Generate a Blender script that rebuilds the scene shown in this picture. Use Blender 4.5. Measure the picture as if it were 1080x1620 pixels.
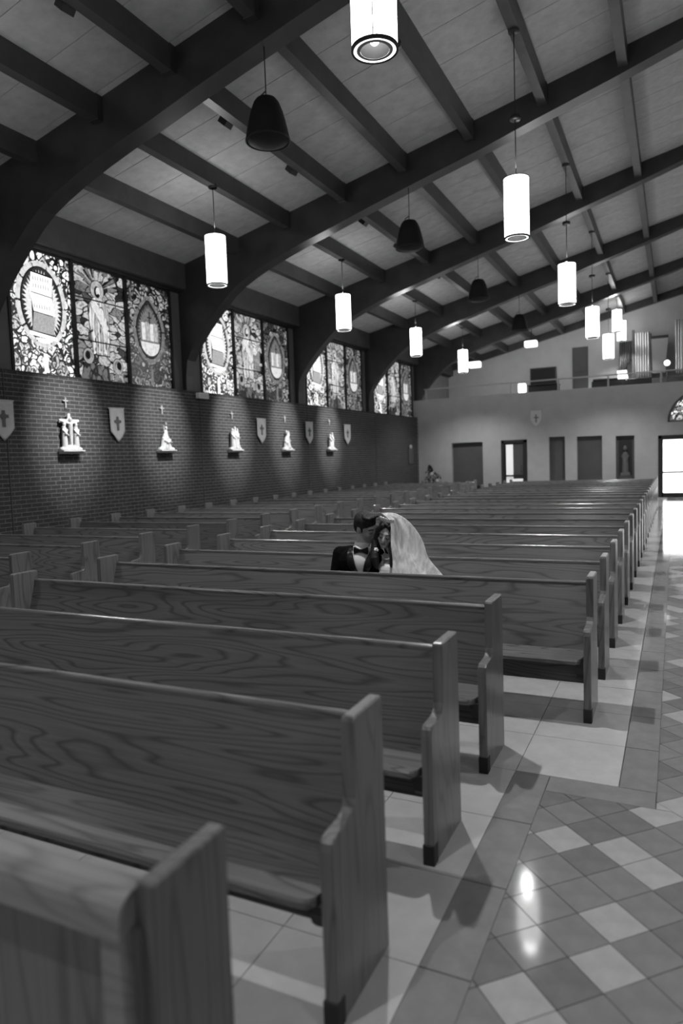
import bpy, bmesh, math, random
from mathutils import Vector, Matrix

# ---------------------------------------------------------------- reset
for o in list(bpy.data.objects):
    bpy.data.objects.remove(o)
S = bpy.context.scene
COL = S.collection
R = math.radians
PI = math.pi

# ---------------------------------------------------------------- camera
CAM_H = 1.698
YAW, PITCH, ROLL = 0.450, -0.0748, -0.0357
FPX = 1097.74                                   # focal length in px of the 1080x1620 frame

def cam_axes():
    fwd, right, up = Vector((0, 1, 0)), Vector((1, 0, 0)), Vector((0, 0, 1))
    f2 = math.cos(PITCH) * fwd + math.sin(PITCH) * up
    u2 = -math.sin(PITCH) * fwd + math.cos(PITCH) * up
    r3 = math.cos(ROLL) * right + math.sin(ROLL) * u2
    u3 = -math.sin(ROLL) * right + math.cos(ROLL) * u2
    Z = Matrix.Rotation(YAW, 3, 'Z')
    return Z @ r3, Z @ u3, Z @ f2

cr, cu, cf = cam_axes()
cam = bpy.data.cameras.new('camera')
cam.sensor_fit = 'VERTICAL'
cam.sensor_height = 36.0
cam.sensor_width = 24.0
cam.lens = FPX / 1620.0 * 36.0
cam.clip_start = 0.05
cam.clip_end = 200
cam.dof.use_dof = True
cam.dof.focus_distance = 5.75
cam.dof.aperture_fstop = 1.4
co = bpy.data.objects.new('camera', cam)
COL.objects.link(co)
co.matrix_world = Matrix(((cr.x, cu.x, -cf.x, 0), (cr.y, cu.y, -cf.y, 0), (cr.z, cu.z, -cf.z, CAM_H), (0, 0, 0, 1)))
S.camera = co

# ---------------------------------------------------------------- world and exposure
W = bpy.data.worlds.new('world')
S.world = W
W.use_nodes = True
W.node_tree.nodes['Background'].inputs[0].default_value = (0.5, 0.5, 0.5, 1)
W.node_tree.nodes['Background'].inputs[1].default_value = 0.35
S.view_settings.view_transform = 'Standard'
S.view_settings.look = 'None'
S.view_settings.gamma = 1.0
S.view_settings.use_curve_mapping = False
S.view_settings.exposure = -0.28

# light levels of the room's own lamps
SHADE_EMIT = 7.8
DOWN_W = 235.0
SPOT_W = 3900.0
GLASS_EMIT = 1.75
DOOR_EMIT = 4.0

# ---------------------------------------------------------------- materials
MATS = {}

def nmat(name):
    m = bpy.data.materials.new(name)
    m.use_nodes = True
    MATS[name] = m
    nt = m.node_tree
    return m, nt, nt.nodes['Principled BSDF']

def g(v):
    return (v, v, v, 1)

def ramp(nt, stops):
    n = nt.nodes.new('ShaderNodeValToRGB')
    e = n.color_ramp.elements
    while len(e) < len(stops):
        e.new(0.5)
    for i, (p, v) in enumerate(stops):
        e[i].position = p
        e[i].color = g(v)
    return n

def coords(nt, scale=(1, 1, 1), rnd=0.0, which='Object'):
    t = nt.nodes.new('ShaderNodeTexCoord')
    mp = nt.nodes.new('ShaderNodeMapping')
    mp.inputs['Scale'].default_value = scale
    nt.links.new(t.outputs[which], mp.inputs['Vector'])
    if rnd:
        oi = nt.nodes.new('ShaderNodeObjectInfo')
        mul = nt.nodes.new('ShaderNodeVectorMath')
        mul.operation = 'SCALE'
        cmb = nt.nodes.new('ShaderNodeCombineXYZ')
        nt.links.new(oi.outputs['Random'], cmb.inputs[0])
        nt.links.new(oi.outputs['Random'], cmb.inputs[1])
        nt.links.new(oi.outputs['Random'], cmb.inputs[2])
        nt.links.new(cmb.outputs[0], mul.inputs[0])
        mul.inputs['Scale'].default_value = rnd
        nt.links.new(mul.outputs[0], mp.inputs['Location'])
    return mp

def noise(nt, vec, scale, detail=3, rough=.5):
    n = nt.nodes.new('ShaderNodeTexNoise')
    n.inputs['Scale'].default_value = scale
    n.inputs['Detail'].default_value = detail
    n.inputs['Roughness'].default_value = rough
    nt.links.new(vec, n.inputs['Vector'])
    return n

def math_(nt, op, a, b=None):
    n = nt.nodes.new('ShaderNodeMath')
    n.operation = op
    for i, v in enumerate((a, b)):
        if v is None:
            continue
        if isinstance(v, (int, float)):
            n.inputs[i].default_value = v
        else:
            nt.links.new(v, n.inputs[i])
    return n.outputs[0]

def bump(nt, bsdf, height, strength=.2, dist=.01):
    b = nt.nodes.new('ShaderNodeBump')
    b.inputs['Strength'].default_value = strength
    b.inputs['Distance'].default_value = dist
    nt.links.new(height, b.inputs['Height'])
    nt.links.new(b.outputs[0], bsdf.inputs['Normal'])

def plain(name, v, rough=.5, var=.0, scale=8, metal=0, spec=.5, bmp=0, rnd=0):
    m, nt, b = nmat(name)
    b.inputs['Roughness'].default_value = rough
    b.inputs['Metallic'].default_value = metal
    b.inputs['Specular IOR Level'].default_value = spec
    mp = coords(nt, rnd=rnd)
    n = noise(nt, mp.outputs[0], scale, 4, .6)
    r = ramp(nt, [(0.3, max(0, v * (1 - var))), (0.7, v * (1 + var))])
    nt.links.new(n.outputs['Fac'], r.inputs[0])
    nt.links.new(r.outputs[0], b.inputs['Base Color'])
    if bmp:
        bump(nt, b, n.outputs['Fac'], bmp)
    return m

def oak(name, stretch, lo, hi, rough=.32, bands=9.0):
    """flat-sawn oak: contour lines of a stretched noise give the cathedral figure"""
    m, nt, b = nmat(name)
    mp = coords(nt, stretch, rnd=37.0)
    n = noise(nt, mp.outputs[0], 1.0, 1.5, .45)
    s = math_(nt, 'MULTIPLY', n.outputs['Fac'], bands * 2)
    f = math_(nt, 'FRACT', s)
    r1 = ramp(nt, [(0.0, .25), (.16, .85), (.75, 1.0), (1.0, .3)])
    nt.links.new(f, r1.inputs[0])
    mp2 = coords(nt, tuple(c * (3 if c < 2 else 22) for c in stretch), rnd=11.0)
    n2 = noise(nt, mp2.outputs[0], 1.0, 3, .6)
    r2 = ramp(nt, [(.3, .72), (.7, 1.1)])
    nt.links.new(n2.outputs['Fac'], r2.inputs[0])
    mx = math_(nt, 'MULTIPLY', r1.outputs[0], r2.outputs[0])
    r3 = ramp(nt, [(0.1, lo), (1.0, hi)])
    nt.links.new(mx, r3.inputs[0])
    nt.links.new(r3.outputs[0], b.inputs['Base Color'])
    b.inputs['Roughness'].default_value = rough
    b.inputs['Specular IOR Level'].default_value = .45
    bump(nt, b, mx, .06, .004)
    return m

oak('oak_along_x', (.6, 6.0, 6.0), .066, .165, .24)
oak('oak_along_z', (5.0, 5.0, .55), .078, .18, .28, 7)
oak('oak_along_y', (5.0, .55, 5.0), .07, .2, .26, 6)
oak('oak_pale', (.6, 5.0, 5.0), .16, .28, .3, 6)
plain('pew_dark', .015, .6)
plain('beam', .030, .32, .25, 3, spec=.5)
plain('purlin_wood', .045, .4, .25, 3, spec=.45)
plain('fascia_wood', .055, .5, .2, 3)
plain('deck', .40, .9, .12, 6, spec=.1, bmp=.1)
plain('deck_gap', .03, .9)
plain('brick', .036, .75, .35, 5, spec=.3, bmp=.2, rnd=20)
plain('mortar', .20, .9, .2, 20)
plain('plaster', .36, .85, .06, 2)
plain('plaster_light', .32, .85, .06, 2)
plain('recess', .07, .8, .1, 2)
plain('jamb', .10, .8, .1, 2)
plain('black_frame', .012, .5)
plain('dark_cloth', .012, .9)
plain('lead', .006, .7)
plain('statue', .42, .6, .12, 60, bmp=.8)
plain('banner', .5, .85, .06, 10)
plain('banner_mark', .12, .85)
plain('speaker_black', .006, .6, .3, 30, spec=.3, bmp=.15)
plain('metal_dark', .03, .4, metal=.3)
plain('metal_pale', .5, .3, metal=.8)
plain('pipe_metal', .6, .28, metal=.9)
plain('white_paint', .7, .5)
plain('rail_metal', .35, .45, .05, 3)
plain('grout', .055, .6)
plain('tile_pale', .37, .07, .10, 9, spec=.4)
plain('tile_mid', .21, .07, .12, 9, spec=.4)
plain('tile_border', .22, .07, .12, 9, spec=.4)
plain('tile_dark', .17, .07, .12, 9, spec=.4)
plain('tile_square', .47, .14, .08, 7, spec=.5)
plain('skin', .5, .5, .04, 20)
plain('lip', .16, .4)
plain('hair', .012, .5, .5, 90, bmp=.6)
plain('tuxedo', .004, .85, spec=.1)
plain('satin', .012, .25)
plain('shirt', .82, .7)
plain('dress', .78, .7, .1, 45, bmp=.3)
plain('gem', .9, .2, metal=.2)
plain('petal', .8, .6)
plain('leaf_dark', .012, .6)
plain('flower', .6, .6)

def emit(name, v, s):
    m, nt, b = nmat(name)
    b.inputs['Base Color'].default_value = g(.8)
    b.inputs['Emission Color'].default_value = g(v)
    b.inputs['Emission Strength'].default_value = s
    return m

emit('lamp_shade', 1, SHADE_EMIT)
emit('lamp_bulb', 1, 5)
emit('lamp_ring', 1, 3.0)
plain('reflector_pale', .38, .35)
emit('spot_lens', 1, 8)
emit('door_glass', 1, DOOR_EMIT)
emit('door_glass_dim', .35, 1)
emit('soft_glow', 1, 3)
emit('vestibule_glow', 1, .45)

plain('reflector_grey', .3, .4)

def glass_mat(name, bright, dark, scale, line, stretch=(1, 1, 1), warp=.06, curl=0.0, strokes=.5):
    """lit stained glass: leaded cells, brightness differing from cell to cell, painted strokes and curls"""
    m, nt, b = nmat(name)
    mp = coords(nt, stretch, rnd=9.0)
    nz = noise(nt, mp.outputs[0], scale * .8, 2, .5)
    va = nt.nodes.new('ShaderNodeVectorMath')
    va.operation = 'SCALE'
    va.inputs['Scale'].default_value = warp * 6
    nt.links.new(nz.outputs['Color'], va.inputs[0])
    vb = nt.nodes.new('ShaderNodeVectorMath')
    nt.links.new(mp.outputs[0], vb.inputs[0])
    nt.links.new(va.outputs[0], vb.inputs[1])
    v = nt.nodes.new('ShaderNodeTexVoronoi')
    v.feature = 'DISTANCE_TO_EDGE'
    v.inputs['Scale'].default_value = scale
    nt.links.new(vb.outputs[0], v.inputs['Vector'])
    r = ramp(nt, [(line * .7, 0), (line * 1.3, 1)])
    nt.links.new(v.outputs['Distance'], r.inputs[0])
    v2 = nt.nodes.new('ShaderNodeTexVoronoi')
    v2.inputs['Scale'].default_value = scale
    nt.links.new(vb.outputs[0], v2.inputs['Vector'])
    sp = nt.nodes.new('ShaderNodeSeparateColor')
    nt.links.new(v2.outputs['Color'], sp.inputs[0])
    r2 = ramp(nt, [(.12, dark), (.6, bright)])
    nt.links.new(sp.outputs[0], r2.inputs[0])
    mx = math_(nt, 'MULTIPLY', r.outputs[0], r2.outputs[0])
    if curl:
        k = math_(nt, 'MULTIPLY', v2.outputs['Distance'], curl)
        k = math_(nt, 'ADD', k, math_(nt, 'MULTIPLY', sp.outputs[1], 3.0))
        k = math_(nt, 'SINE', k)
        rc = ramp(nt, [(.22, .03), (.34, 1)])
        nt.links.new(math_(nt, 'MULTIPLY', math_(nt, 'ADD', k, 1.0), .5), rc.inputs[0])
        mx = math_(nt, 'MULTIPLY', mx, rc.outputs[0])
    n3 = noise(nt, vb.outputs[0], scale * 4.0, 2, .5)
    r3 = ramp(nt, [(.38, strokes), (.50, 1)])
    nt.links.new(n3.outputs['Fac'], r3.inputs[0])
    mx = math_(nt, 'MULTIPLY', mx, r3.outputs[0])
    b.inputs['Base Color'].default_value = g(.03)
    b.inputs['Roughness'].default_value = .2
    b.inputs['Emission Color'].default_value = g(1)
    mx = math_(nt, 'MULTIPLY', mx, GLASS_EMIT)
    nt.links.new(mx, b.inputs['Emission Strength'])
    return m

glass_mat('glass_leaf_bright', 1.0, .45, 5.4, .055, (1, 1, 1), .04, 15.5, .15)
glass_mat('glass_leaf_dim', .28, .03, 5.4, .055, (1, 1, 1), .04, 15.5, .2)
glass_mat('glass_cloud', .42, .015, 5.0, .06, (1, .75, 1.35), .05, 0, .45)
glass_mat('glass_robe', .6, .25, 6, .04, (1, 1.6, .5), .03, 0, .5)
glass_mat('glass_dark', .10, .004, 6, .07, (1, 1, .6), .04)
glass_mat('glass_scene', .30, .05, 7, .05)

def flat_glass(name, v, grain=.0, scale=30):
    m, nt, b = nmat(name)
    mp = coords(nt)
    n = noise(nt, mp.outputs[0], scale, 3, .6)
    r = ramp(nt, [(.35, v * (1 - grain) * GLASS_EMIT), (.65, v * GLASS_EMIT)])
    nt.links.new(n.outputs['Fac'], r.inputs[0])
    b.inputs['Base Color'].default_value = g(.03)
    b.inputs['Emission Color'].default_value = g(1)
    nt.links.new(r.outputs[0], b.inputs['Emission Strength'])
    return m

flat_glass('pane_white', .95, .12, 12)
flat_glass('pane_scroll', .36, .3, 26)
flat_glass('pane_ring', .62, .35, 14)
flat_glass('pane_mid', .40, .5, 14)
flat_glass('pane_grey', .15, .5, 16)
flat_glass('pane_night', .012, .8, 14)
flat_glass('pane_skin', .3, .3, 30)
flat_glass('pane_glow', .8, .45, 30)

def veil_mat():
    m, nt, b = nmat('veil')
    out = nt.nodes['Material Output']
    tr = nt.nodes.new('ShaderNodeBsdfTransparent')
    mix = nt.nodes.new('ShaderNodeMixShader')
    mp = coords(nt, (30, 30, 3.5))
    n = noise(nt, mp.outputs[0], 1, 3, .6)
    r = ramp(nt, [(.35, .42), (.68, .88)])
    nt.links.new(n.outputs['Fac'], r.inputs[0])
    nt.links.new(r.outputs[0], mix.inputs[0])
    b.inputs['Base Color'].default_value = g(.85)
    b.inputs['Roughness'].default_value = .8
    nt.links.new(tr.outputs[0], mix.inputs[1])
    nt.links.new(b.outputs[0], mix.inputs[2])
    nt.links.new(mix.outputs[0], out.inputs[0])
veil_mat()

# ---------------------------------------------------------------- mesh helpers
class MB:
    """collects shapes into one mesh"""
    def __init__(self):
        self.v, self.f, self.sm = [], [], []

    def add(self, vs, fs, smooth=False, M=None):
        o = len(self.v)
        for p in vs:
            p = Vector(p)
            self.v.append(M @ p if M else p)
        for f in fs:
            self.f.append([i + o for i in f])
            self.sm.append(smooth)
        return self

    def box(self, x0, x1, y0, y1, z0, z1, M=None):
        vs = [(x, y, z) for z in (z0, z1) for y in (y0, y1) for x in (x0, x1)]
        return self.add(vs, [(0, 2, 3, 1), (4, 5, 7, 6), (0, 1, 5, 4), (2, 6, 7, 3), (0, 4, 6, 2), (1, 3, 7, 5)], M=M)

    def bbox(self, x0, x1, y0, y1, z0, z1, b=.005, M=None):
        """box with chamfered edges"""
        vs, idx = [], {}
        X, Y, Z = (x0, x1), (y0, y1), (z0, z1)
        for i in (0, 1):
            for j in (0, 1):
                for k in (0, 1):
                    sx, sy, sz = (b if i == 0 else -b), (b if j == 0 else -b), (b if k == 0 else -b)
                    for a, p in enumerate(((X[i], Y[j] + sy, Z[k] + sz), (X[i] + sx, Y[j], Z[k] + sz), (X[i] + sx, Y[j] + sy, Z[k]))):
                        idx[i, j, k, a] = len(vs)
                        vs.append(p)
        F = []
        q = [(0, 0), (1, 0), (1, 1), (0, 1)]
        for s in (0, 1):
            F.append([idx[s, a, c, 0] for a, c in (q if s else q[::-1])])
            F.append([idx[a, s, c, 1] for a, c in (q[::-1] if s else q)])
            F.append([idx[a, c, s, 2] for a, c in (q if s else q[::-1])])
        for s in (0, 1):
            for t in (0, 1):
                F.append([idx[0, s, t, 1], idx[0, s, t, 2], idx[1, s, t, 2], idx[1, s, t, 1]])
                F.append([idx[s, 0, t, 0], idx[s, 0, t, 2], idx[s, 1, t, 2], idx[s, 1, t, 0]])
                F.append([idx[s, t, 0, 0], idx[s, t, 0, 1], idx[s, t, 1, 1], idx[s, t, 1, 0]])
                for u in (0, 1):
                    pass
        for i in (0, 1):
            for j in (0, 1):
                for k in (0, 1):
                    F.append([idx[i, j, k, 0], idx[i, j, k, 1], idx[i, j, k, 2]])
        return self.add(vs, F, M=M)

    def prism(self, poly, a0, a1, axis='x', M=None, smooth=False):
        """extrude a 2-D outline along axis: x -> (y,z), y -> (x,z), z -> (x,y)"""
        def P(p, a):
            return (a, p[0], p[1]) if axis == 'x' else ((p[0], a, p[1]) if axis == 'y' else (p[0], p[1], a))
        n = len(poly)
        vs = [P(p, a0) for p in poly] + [P(p, a1) for p in poly]
        fs = [list(range(n))[::-1], [i + n for i in range(n)]]
        fs += [(i, (i + 1) % n, (i + 1) % n + n, i + n) for i in range(n)]
        return self.add(vs, fs, smooth, M)

    def lathe(self, prof, seg=24, M=None, smooth=True):
        vs, fs = [], []
        n = len(prof)
        for k in range(seg):
            a = 2 * PI * k / seg
            for r, z in prof:
                vs.append((r * math.cos(a), r * math.sin(a), z))
        for k in range(seg):
            k2 = (k + 1) % seg
            for i in range(n - 1):
                fs.append((k * n + i, k2 * n + i, k2 * n + i + 1, k * n + i + 1))
        return self.add(vs, fs, smooth, M)

    def tube(self, pts, r, seg=8, cap=True):
        pts = [Vector(p) for p in pts]
        rs = r if isinstance(r, (list, tuple)) else [r] * len(pts)
        vs, fs = [], []
        for i, p in enumerate(pts):
            d = (pts[min(i + 1, len(pts) - 1)] - pts[max(i - 1, 0)]).normalized()
            u = d.orthogonal().normalized() if i == 0 else (u - d * u.dot(d)).normalized()
            w = d.cross(u)
            for k in range(seg):
                a = 2 * PI * k / seg
                vs.append(p + (u * math.cos(a) + w * math.sin(a)) * rs[i])
        for i in range(len(pts) - 1):
            for k in range(seg):
                k2 = (k + 1) % seg
                fs.append((i * seg + k, i * seg + k2, (i + 1) * seg + k2, (i + 1) * seg + k))
        if cap:
            fs.append(list(range(seg))[::-1])
            fs.append([(len(pts) - 1) * seg + k for k in range(seg)])
        return self.add(vs, fs, True)

    def ball(self, c, r, seg=14, rings=9, M=None):
        c = Vector(c)
        r = Vector((r, r, r)) if isinstance(r, (int, float)) else Vector(r)
        vs = [(0, 0, 1)]
        for i in range(1, rings):
            t = PI * i / rings
            for k in range(seg):
                a = 2 * PI * k / seg
                vs.append((math.sin(t) * math.cos(a), math.sin(t) * math.sin(a), math.cos(t)))
        vs.append((0, 0, -1))
        fs = [(0, 1 + k, 1 + (k + 1) % seg) for k in range(seg)]
        for i in range(rings - 2):
            for k in range(seg):
                a, b = 1 + i * seg, 1 + (i + 1) * seg
                fs.append((a + k, b + k, b + (k + 1) % seg, a + (k + 1) % seg))
        l, o = len(vs) - 1, 1 + (rings - 2) * seg
        fs += [(l, o + (k + 1) % seg, o + k) for k in range(seg)]
        vs = [Vector((p[0] * r.x, p[1] * r.y, p[2] * r.z)) + c for p in vs]
        return self.add(vs, fs, True, M)

    def capsule(self, a, b, ra, rb=None, M=None):
        rb = ra if rb is None else rb
        a, b = Vector(a), Vector(b)
        n = max(3, int((b - a).length / (min(ra, rb) * .5)) + 1)
        for i in range(n + 1):
            t = i / n
            self.ball(a.lerp(b, t), ra * (1 - t) + rb * t, 10, 7, M)
        return self

    def mesh(self, name):
        me = bpy.data.meshes.new(name)
        me.from_pydata([tuple(v) for v in self.v], [], self.f)
        bm = bmesh.new()
        bm.from_mesh(me)
        bmesh.ops.recalc_face_normals(bm, faces=bm.faces)
        bm.to_mesh(me)
        bm.free()
        for p, s in zip(me.polygons, self.sm):
            p.use_smooth = s
        return me

    def build(self, name, mat, parent=None, mesh=None):
        me = mesh or self.mesh(name)
        return link(name, me, mat, parent)

def link(name, me, mat, parent=None):
    if mat and not me.materials:
        me.materials.append(MATS[mat])
    o = bpy.data.objects.new(name, me)
    COL.objects.link(o)
    if parent:
        o.parent = parent
    return o

def thing(name, loc, label, cat, group=None, rz=0):
    o = bpy.data.objects.new(name, None)
    o.empty_display_size = .1
    COL.objects.link(o)
    o.location = loc
    o.rotation_euler = (0, 0, rz)
    return tag(o, label, cat, group)

def tag(o, label, cat, group=None):
    o['label'] = label
    o['category'] = cat
    if group:
        o['group'] = group
    return o

def struct(o, label=None, cat=None):
    o['kind'] = 'structure'
    if label:
        o['label'] = label
        o['category'] = cat
    return o

def stuff(o):
    o['kind'] = 'stuff'
    return o

def copy_tree(o, parent=None):
    c = o.copy()
    COL.objects.link(c)
    c.parent = parent
    for ch in o.children:
        copy_tree(ch, c)
    return c

DG = []
def remesh(mb, name, mat, parent=None, voxel=.008, smooth=4):
    """fuse overlapping shapes into one continuous surface"""
    me = mb.mesh(name + '_raw')
    o = bpy.data.objects.new(name + '_raw', me)
    COL.objects.link(o)
    m = o.modifiers.new('r', 'REMESH')
    m.mode = 'VOXEL'
    m.voxel_size = voxel
    m.use_smooth_shade = True
    if smooth:
        s = o.modifiers.new('s', 'SMOOTH')
        s.iterations = smooth
        s.factor = .5
    dg = bpy.context.evaluated_depsgraph_get()
    ev = o.evaluated_get(dg)
    me2 = bpy.data.meshes.new_from_object(ev)
    me2.name = name
    bpy.data.objects.remove(o)
    bpy.data.meshes.remove(me)
    me2.materials.clear()
    return link(name, me2, mat, parent)

ORD = ['zeroth', 'first', 'second', 'third', 'fourth', 'fifth', 'sixth', 'seventh', 'eighth', 'ninth', 'tenth', 'eleventh', 'twelfth', 'thirteenth', 'fourteenth', 'fifteenth', 'sixteenth', 'seventeenth', 'eighteenth', 'nineteenth', 'twentieth']
NUM = ['no', 'one', 'two', 'three', 'four', 'five', 'six', 'seven', 'eight', 'nine', 'ten', 'eleven', 'twelve', 'thirteen', 'fourteen', 'fifteen', 'sixteen', 'seventeen', 'eighteen', 'nineteen', 'twenty']
rng = random.Random(7)

# ---------------------------------------------------------------- dimensions of the church
XW = -9.30            # face of the left brick wall
XG = -9.50            # plane of the stained glass
XC = 0.80             # middle of the nave
XR_ = 2 * XC - XW     # right wall
ZB = 3.28             # top of the brick
YB = 26.60            # rear wall under the balcony
YG = 31.60            # gable wall behind the balcony
YF = -7.5             # front wall behind the camera
BAY, ARCH0 = 4.89, 7.18   # arches: near faces at ARCH0 + k*BAY
AW = .28              # arch width along the nave
def deckz(x):
    x = x if x <= XC else 2 * XC - x
    return 8.065 + .2327 * x

# ================================================================ STRUCTURE
# ---- floor
def clip(poly, a, b, c):
    """keep a*x+b*y >= c"""
    out = []
    for i, p in enumerate(poly):
        q = poly[(i + 1) % len(poly)]
        dp, dq = a * p[0] + b * p[1] - c, a * q[0] + b * q[1] - c
        if dp >= 0:
            out.append(p)
        if dp * dq < 0:
            t = dp / (dp - dq)
            out.append((p[0] + (q[0] - p[0]) * t, p[1] + (q[1] - p[1]) * t))
    return out

def area(p):
    return abs(sum(p[i][0] * p[(i + 1) % len(p)][1] - p[(i + 1) % len(p)][0] * p[i][1] for i in range(len(p)))) / 2

def inset(poly, d):
    cx = sum(p[0] for p in poly) / len(poly)
    cy = sum(p[1] for p in poly) / len(poly)
    s = max(.3, 1 - d / max(.02, math.sqrt(area(poly)) * .6))
    return [(cx + (p[0] - cx) * s, cy + (p[1] - cy) * s) for p in poly]

fl = MB().box(XW - .4, XR_ + .4, YF - .3, YG, -.12, -.002).build('floor', 'grout')
struct(fl, 'tiled church floor with dark grout joints', 'floor')
TZ = .004
XS, XS2, YS, SW = -.083, -.594, 3.462, .171     # border strip lines
TILE = .522

def tile_obj(name, poly, mat, tilt=0):
    cx = sum(p[0] for p in poly) / len(poly)
    cy = sum(p[1] for p in poly) / len(poly)
    m = MB().prism([(p[0] - cx, p[1] - cy) for p in poly], -.012, TZ, 'z')
    o = m.build(name, mat, fl)
    o.location = (cx, cy, 0)
    if tilt:
        o.rotation_euler = (rng.gauss(0, tilt), rng.gauss(0, tilt), 0)
    return o

rest_sq = {'tile_square': MB()}
def put_square(poly, name='square_tile', mat='tile_square', near=True):
    if area(poly) < .002:
        return
    q = inset(poly, .0022)
    if near:
        tile_obj(name, q, mat)
    else:
        rest_sq.setdefault(mat, MB()).prism(q, -.012, TZ, 'z')

# large square tiles under the pews (left of the aisle)
ix = 0
for k in range(-1, 19):
    x1 = -.772 - TILE * k
    x0 = x1 - TILE
    if k == -1:
        x0, x1 = -.772, XS - SW
    for j in range(-20, 45):
        y0 = YS + SW + TILE * j
        y1 = y0 + TILE
        if y0 > YB:
            continue
        if k == -1 and j < 0:
            continue
        y1 = min(y1, YB)
        if x1 < XW:
            continue
        near = (x0 > -2.6 and .8 < y0 < 9.5)
        put_square([(max(x0, XW), y0), (x1, y0), (x1, y1), (max(x0, XW), y1)], near=near)
# border strips
for j in range(-20, 45):
    y0 = YS + SW + TILE * j
    y1 = min(y0 + TILE, YB)
    if y0 > YB:
        continue
    if j < 0:
        put_square([(XS2 - .178, y0), (XS2, y0), (XS2, y1), (XS2 - .178, y1)], 'border_tile', 'tile_border', y0 > .5)
    else:
        put_square([(XS - .178, y0), (XS, y0), (XS, y1), (XS - .178, y1)], 'border_tile', 'tile_border', y0 < 12)
put_square([(XS2, YS), (XS, YS), (XS, YS + SW), (XS2, YS + SW)], 'border_tile', 'tile_border', True)
# right of the aisle
put_square([(1.69, YS), (1.87, YS), (1.87, YB), (1.69, YB)], mat='tile_border', near=False)
for k in range(0, 18):
    for j in range(-20, 45):
        x0 = 1.87 + TILE * k
        y0 = YS + SW + TILE * j
        if x0 < XR_ and y0 < YB:
            put_square([(x0, y0), (min(x0 + TILE, XR_), y0), (min(x0 + TILE, XR_), min(YB, y0 + TILE)), (x0, min(YB, y0 + TILE))], near=False)
# diamond tiles of the aisle and crossing
HD = .123
rest_d = {}
nd = 0
for a in range(-120, 200):
    for b in range(-6, 16):
        cx = -.08 + HD * (b)
        cy = YS + .07 + HD * (2 * a + (1 if b % 2 == 0 else 0))
        if cy < YF or cy > YB:
            continue
        sq = [(cx + HD, cy), (cx, cy + HD), (cx - HD, cy), (cx, cy - HD)]
        full = clip(clip(sq, 1, 0, XS2 if cy < YS + HD else XS), -1, 0, -1.69)
        full = clip(full, 0, -1, -YB)
        pieces = []
        if cx - HD >= XS - .001 or cy + HD <= YS:
            pieces = [full]
        else:
            p1 = clip(full, 0, -1, -YS)
            p2 = clip(clip(full, 0, 1, YS), 1, 0, XS)
            pieces = [p1, p2]
        u = rng.random()
        mat = 'tile_mid' if u < .5 else ('tile_pale' if u < .76 else 'tile_dark')
        for p in pieces:
            if len(p) < 3 or area(p) < .0003:
                continue
            q = inset(p, .0022)
            if cy < 9.2 and cy > 1.2 and cx < .40:
                tile_obj('diamond_tile', q, mat, .0012)
                nd += 1
            else:
                rest_d.setdefault(mat, MB()).prism(q, -.012, TZ, 'z')
for mname, mb in rest_sq.items():
    if mb.v:
        stuff(mb.build('tile_field', mname, fl))
for mname, mb in rest_d.items():
    stuff(mb.build('diamond_tile_field', mname, fl))

# ---- ceiling: arches, purlins, deck panels
ce = MB()
for sgn in (-1, 1):
    def mx(x):
        return x if sgn < 0 else 2 * XC - x
    xs0, xs1 = mx(-10.1), mx(XC)
    a, b = deckz(-10.1) + .06, deckz(XC) + .06
    ce.add([(xs0, YF, a), (xs1, YF, b), (xs1, YG + .3, b), (xs0, YG + .3, a), (xs0, YF, a + .1), (xs1, YF, b + .1), (xs1, YG + .3, b + .1), (xs0, YG + .3, a + .1)],
           [(0, 1, 2, 3), (4, 7, 6, 5), (0, 3, 7, 4), (1, 5, 6, 2), (0, 4, 5, 1), (3, 2, 6, 7)])
ceil = ce.build('ceiling', 'deck_gap')
struct(ceil, 'pitched ceiling of pale panels between dark timber arches and purlins', 'ceiling')

PROF = [(-9.40, 0, -9.72, 0), (-9.40, 2.6, -9.72, 2.6), (-9.38, 3.6, -9.72, 3.9), (-9.33, 3.92, -9.72, 4.5), (-9.2, 4.14, -9.72, 4.9), (-9.02, 4.36, -9.72, 5.3), (-8.84, 4.56, -9.72, 5.6),
        (-8.63, 4.77, -9.72, None), (-8.42, 4.96, -9.4, None), (-8.2, 5.15, -9.0, None), (-7.95, 5.32, -8.6, None), (-7.66, 5.46, -8.2, None), (-7.36, 5.585, -7.8, None), (-6.9, 5.75, -7.2, None),
        (-6.45, 5.89, -6.7, None), (-5.9, 6.04, -6.1, None), (-5.3, 6.22, -5.4, None), (-4.7, 6.39, -4.8, None), (-3.9, 6.61, -3.95, None), (-3.0, 6.85, -3.0, None), (-2.1, 7.12, -2.1, None), (-.8, 7.49, -.8, None), (.1, 7.77, .1, None), (XC, 7.98, XC, None)]
am = MB()
pr = [(l[0], l[1], l[2], deckz(l[2]) + .05 if l[3] is None else l[3]) for l in PROF]
pr = pr + [(2 * XC - a, b, 2 * XC - c, d) for a, b, c, d in pr[-2::-1]]
vs, fs = [], []
for a, b, c, d in pr:
    vs += [(a, 0, b), (c, 0, d), (c, AW, d), (a, AW, b)]
for i in range(len(pr) - 1):
    o = i * 4
    for k in range(4):
        fs.append((o + k, o + (k + 1) % 4, o + 4 + (k + 1) % 4, o + 4 + k))
fs += [(0, 3, 2, 1), tuple(len(vs) - 4 + k for k in range(4))]
am.add(vs, fs)
ame = am.mesh('arch_beam')
arch_y = [ARCH0 + BAY * k for k in range(-3, 6)]
for y in arch_y:
    o = link('arch_beam', ame, 'beam', ceil)
    o.location = (0, y, 0)
PUR = [-7.92 + 1.2083 * k for k in range(7)]          # right faces of the purlins
PW, PD = .14, .29
pm = MB().box(-PW, 0, 0, BAY - AW, -PD, .09).mesh('purlin')
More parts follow.
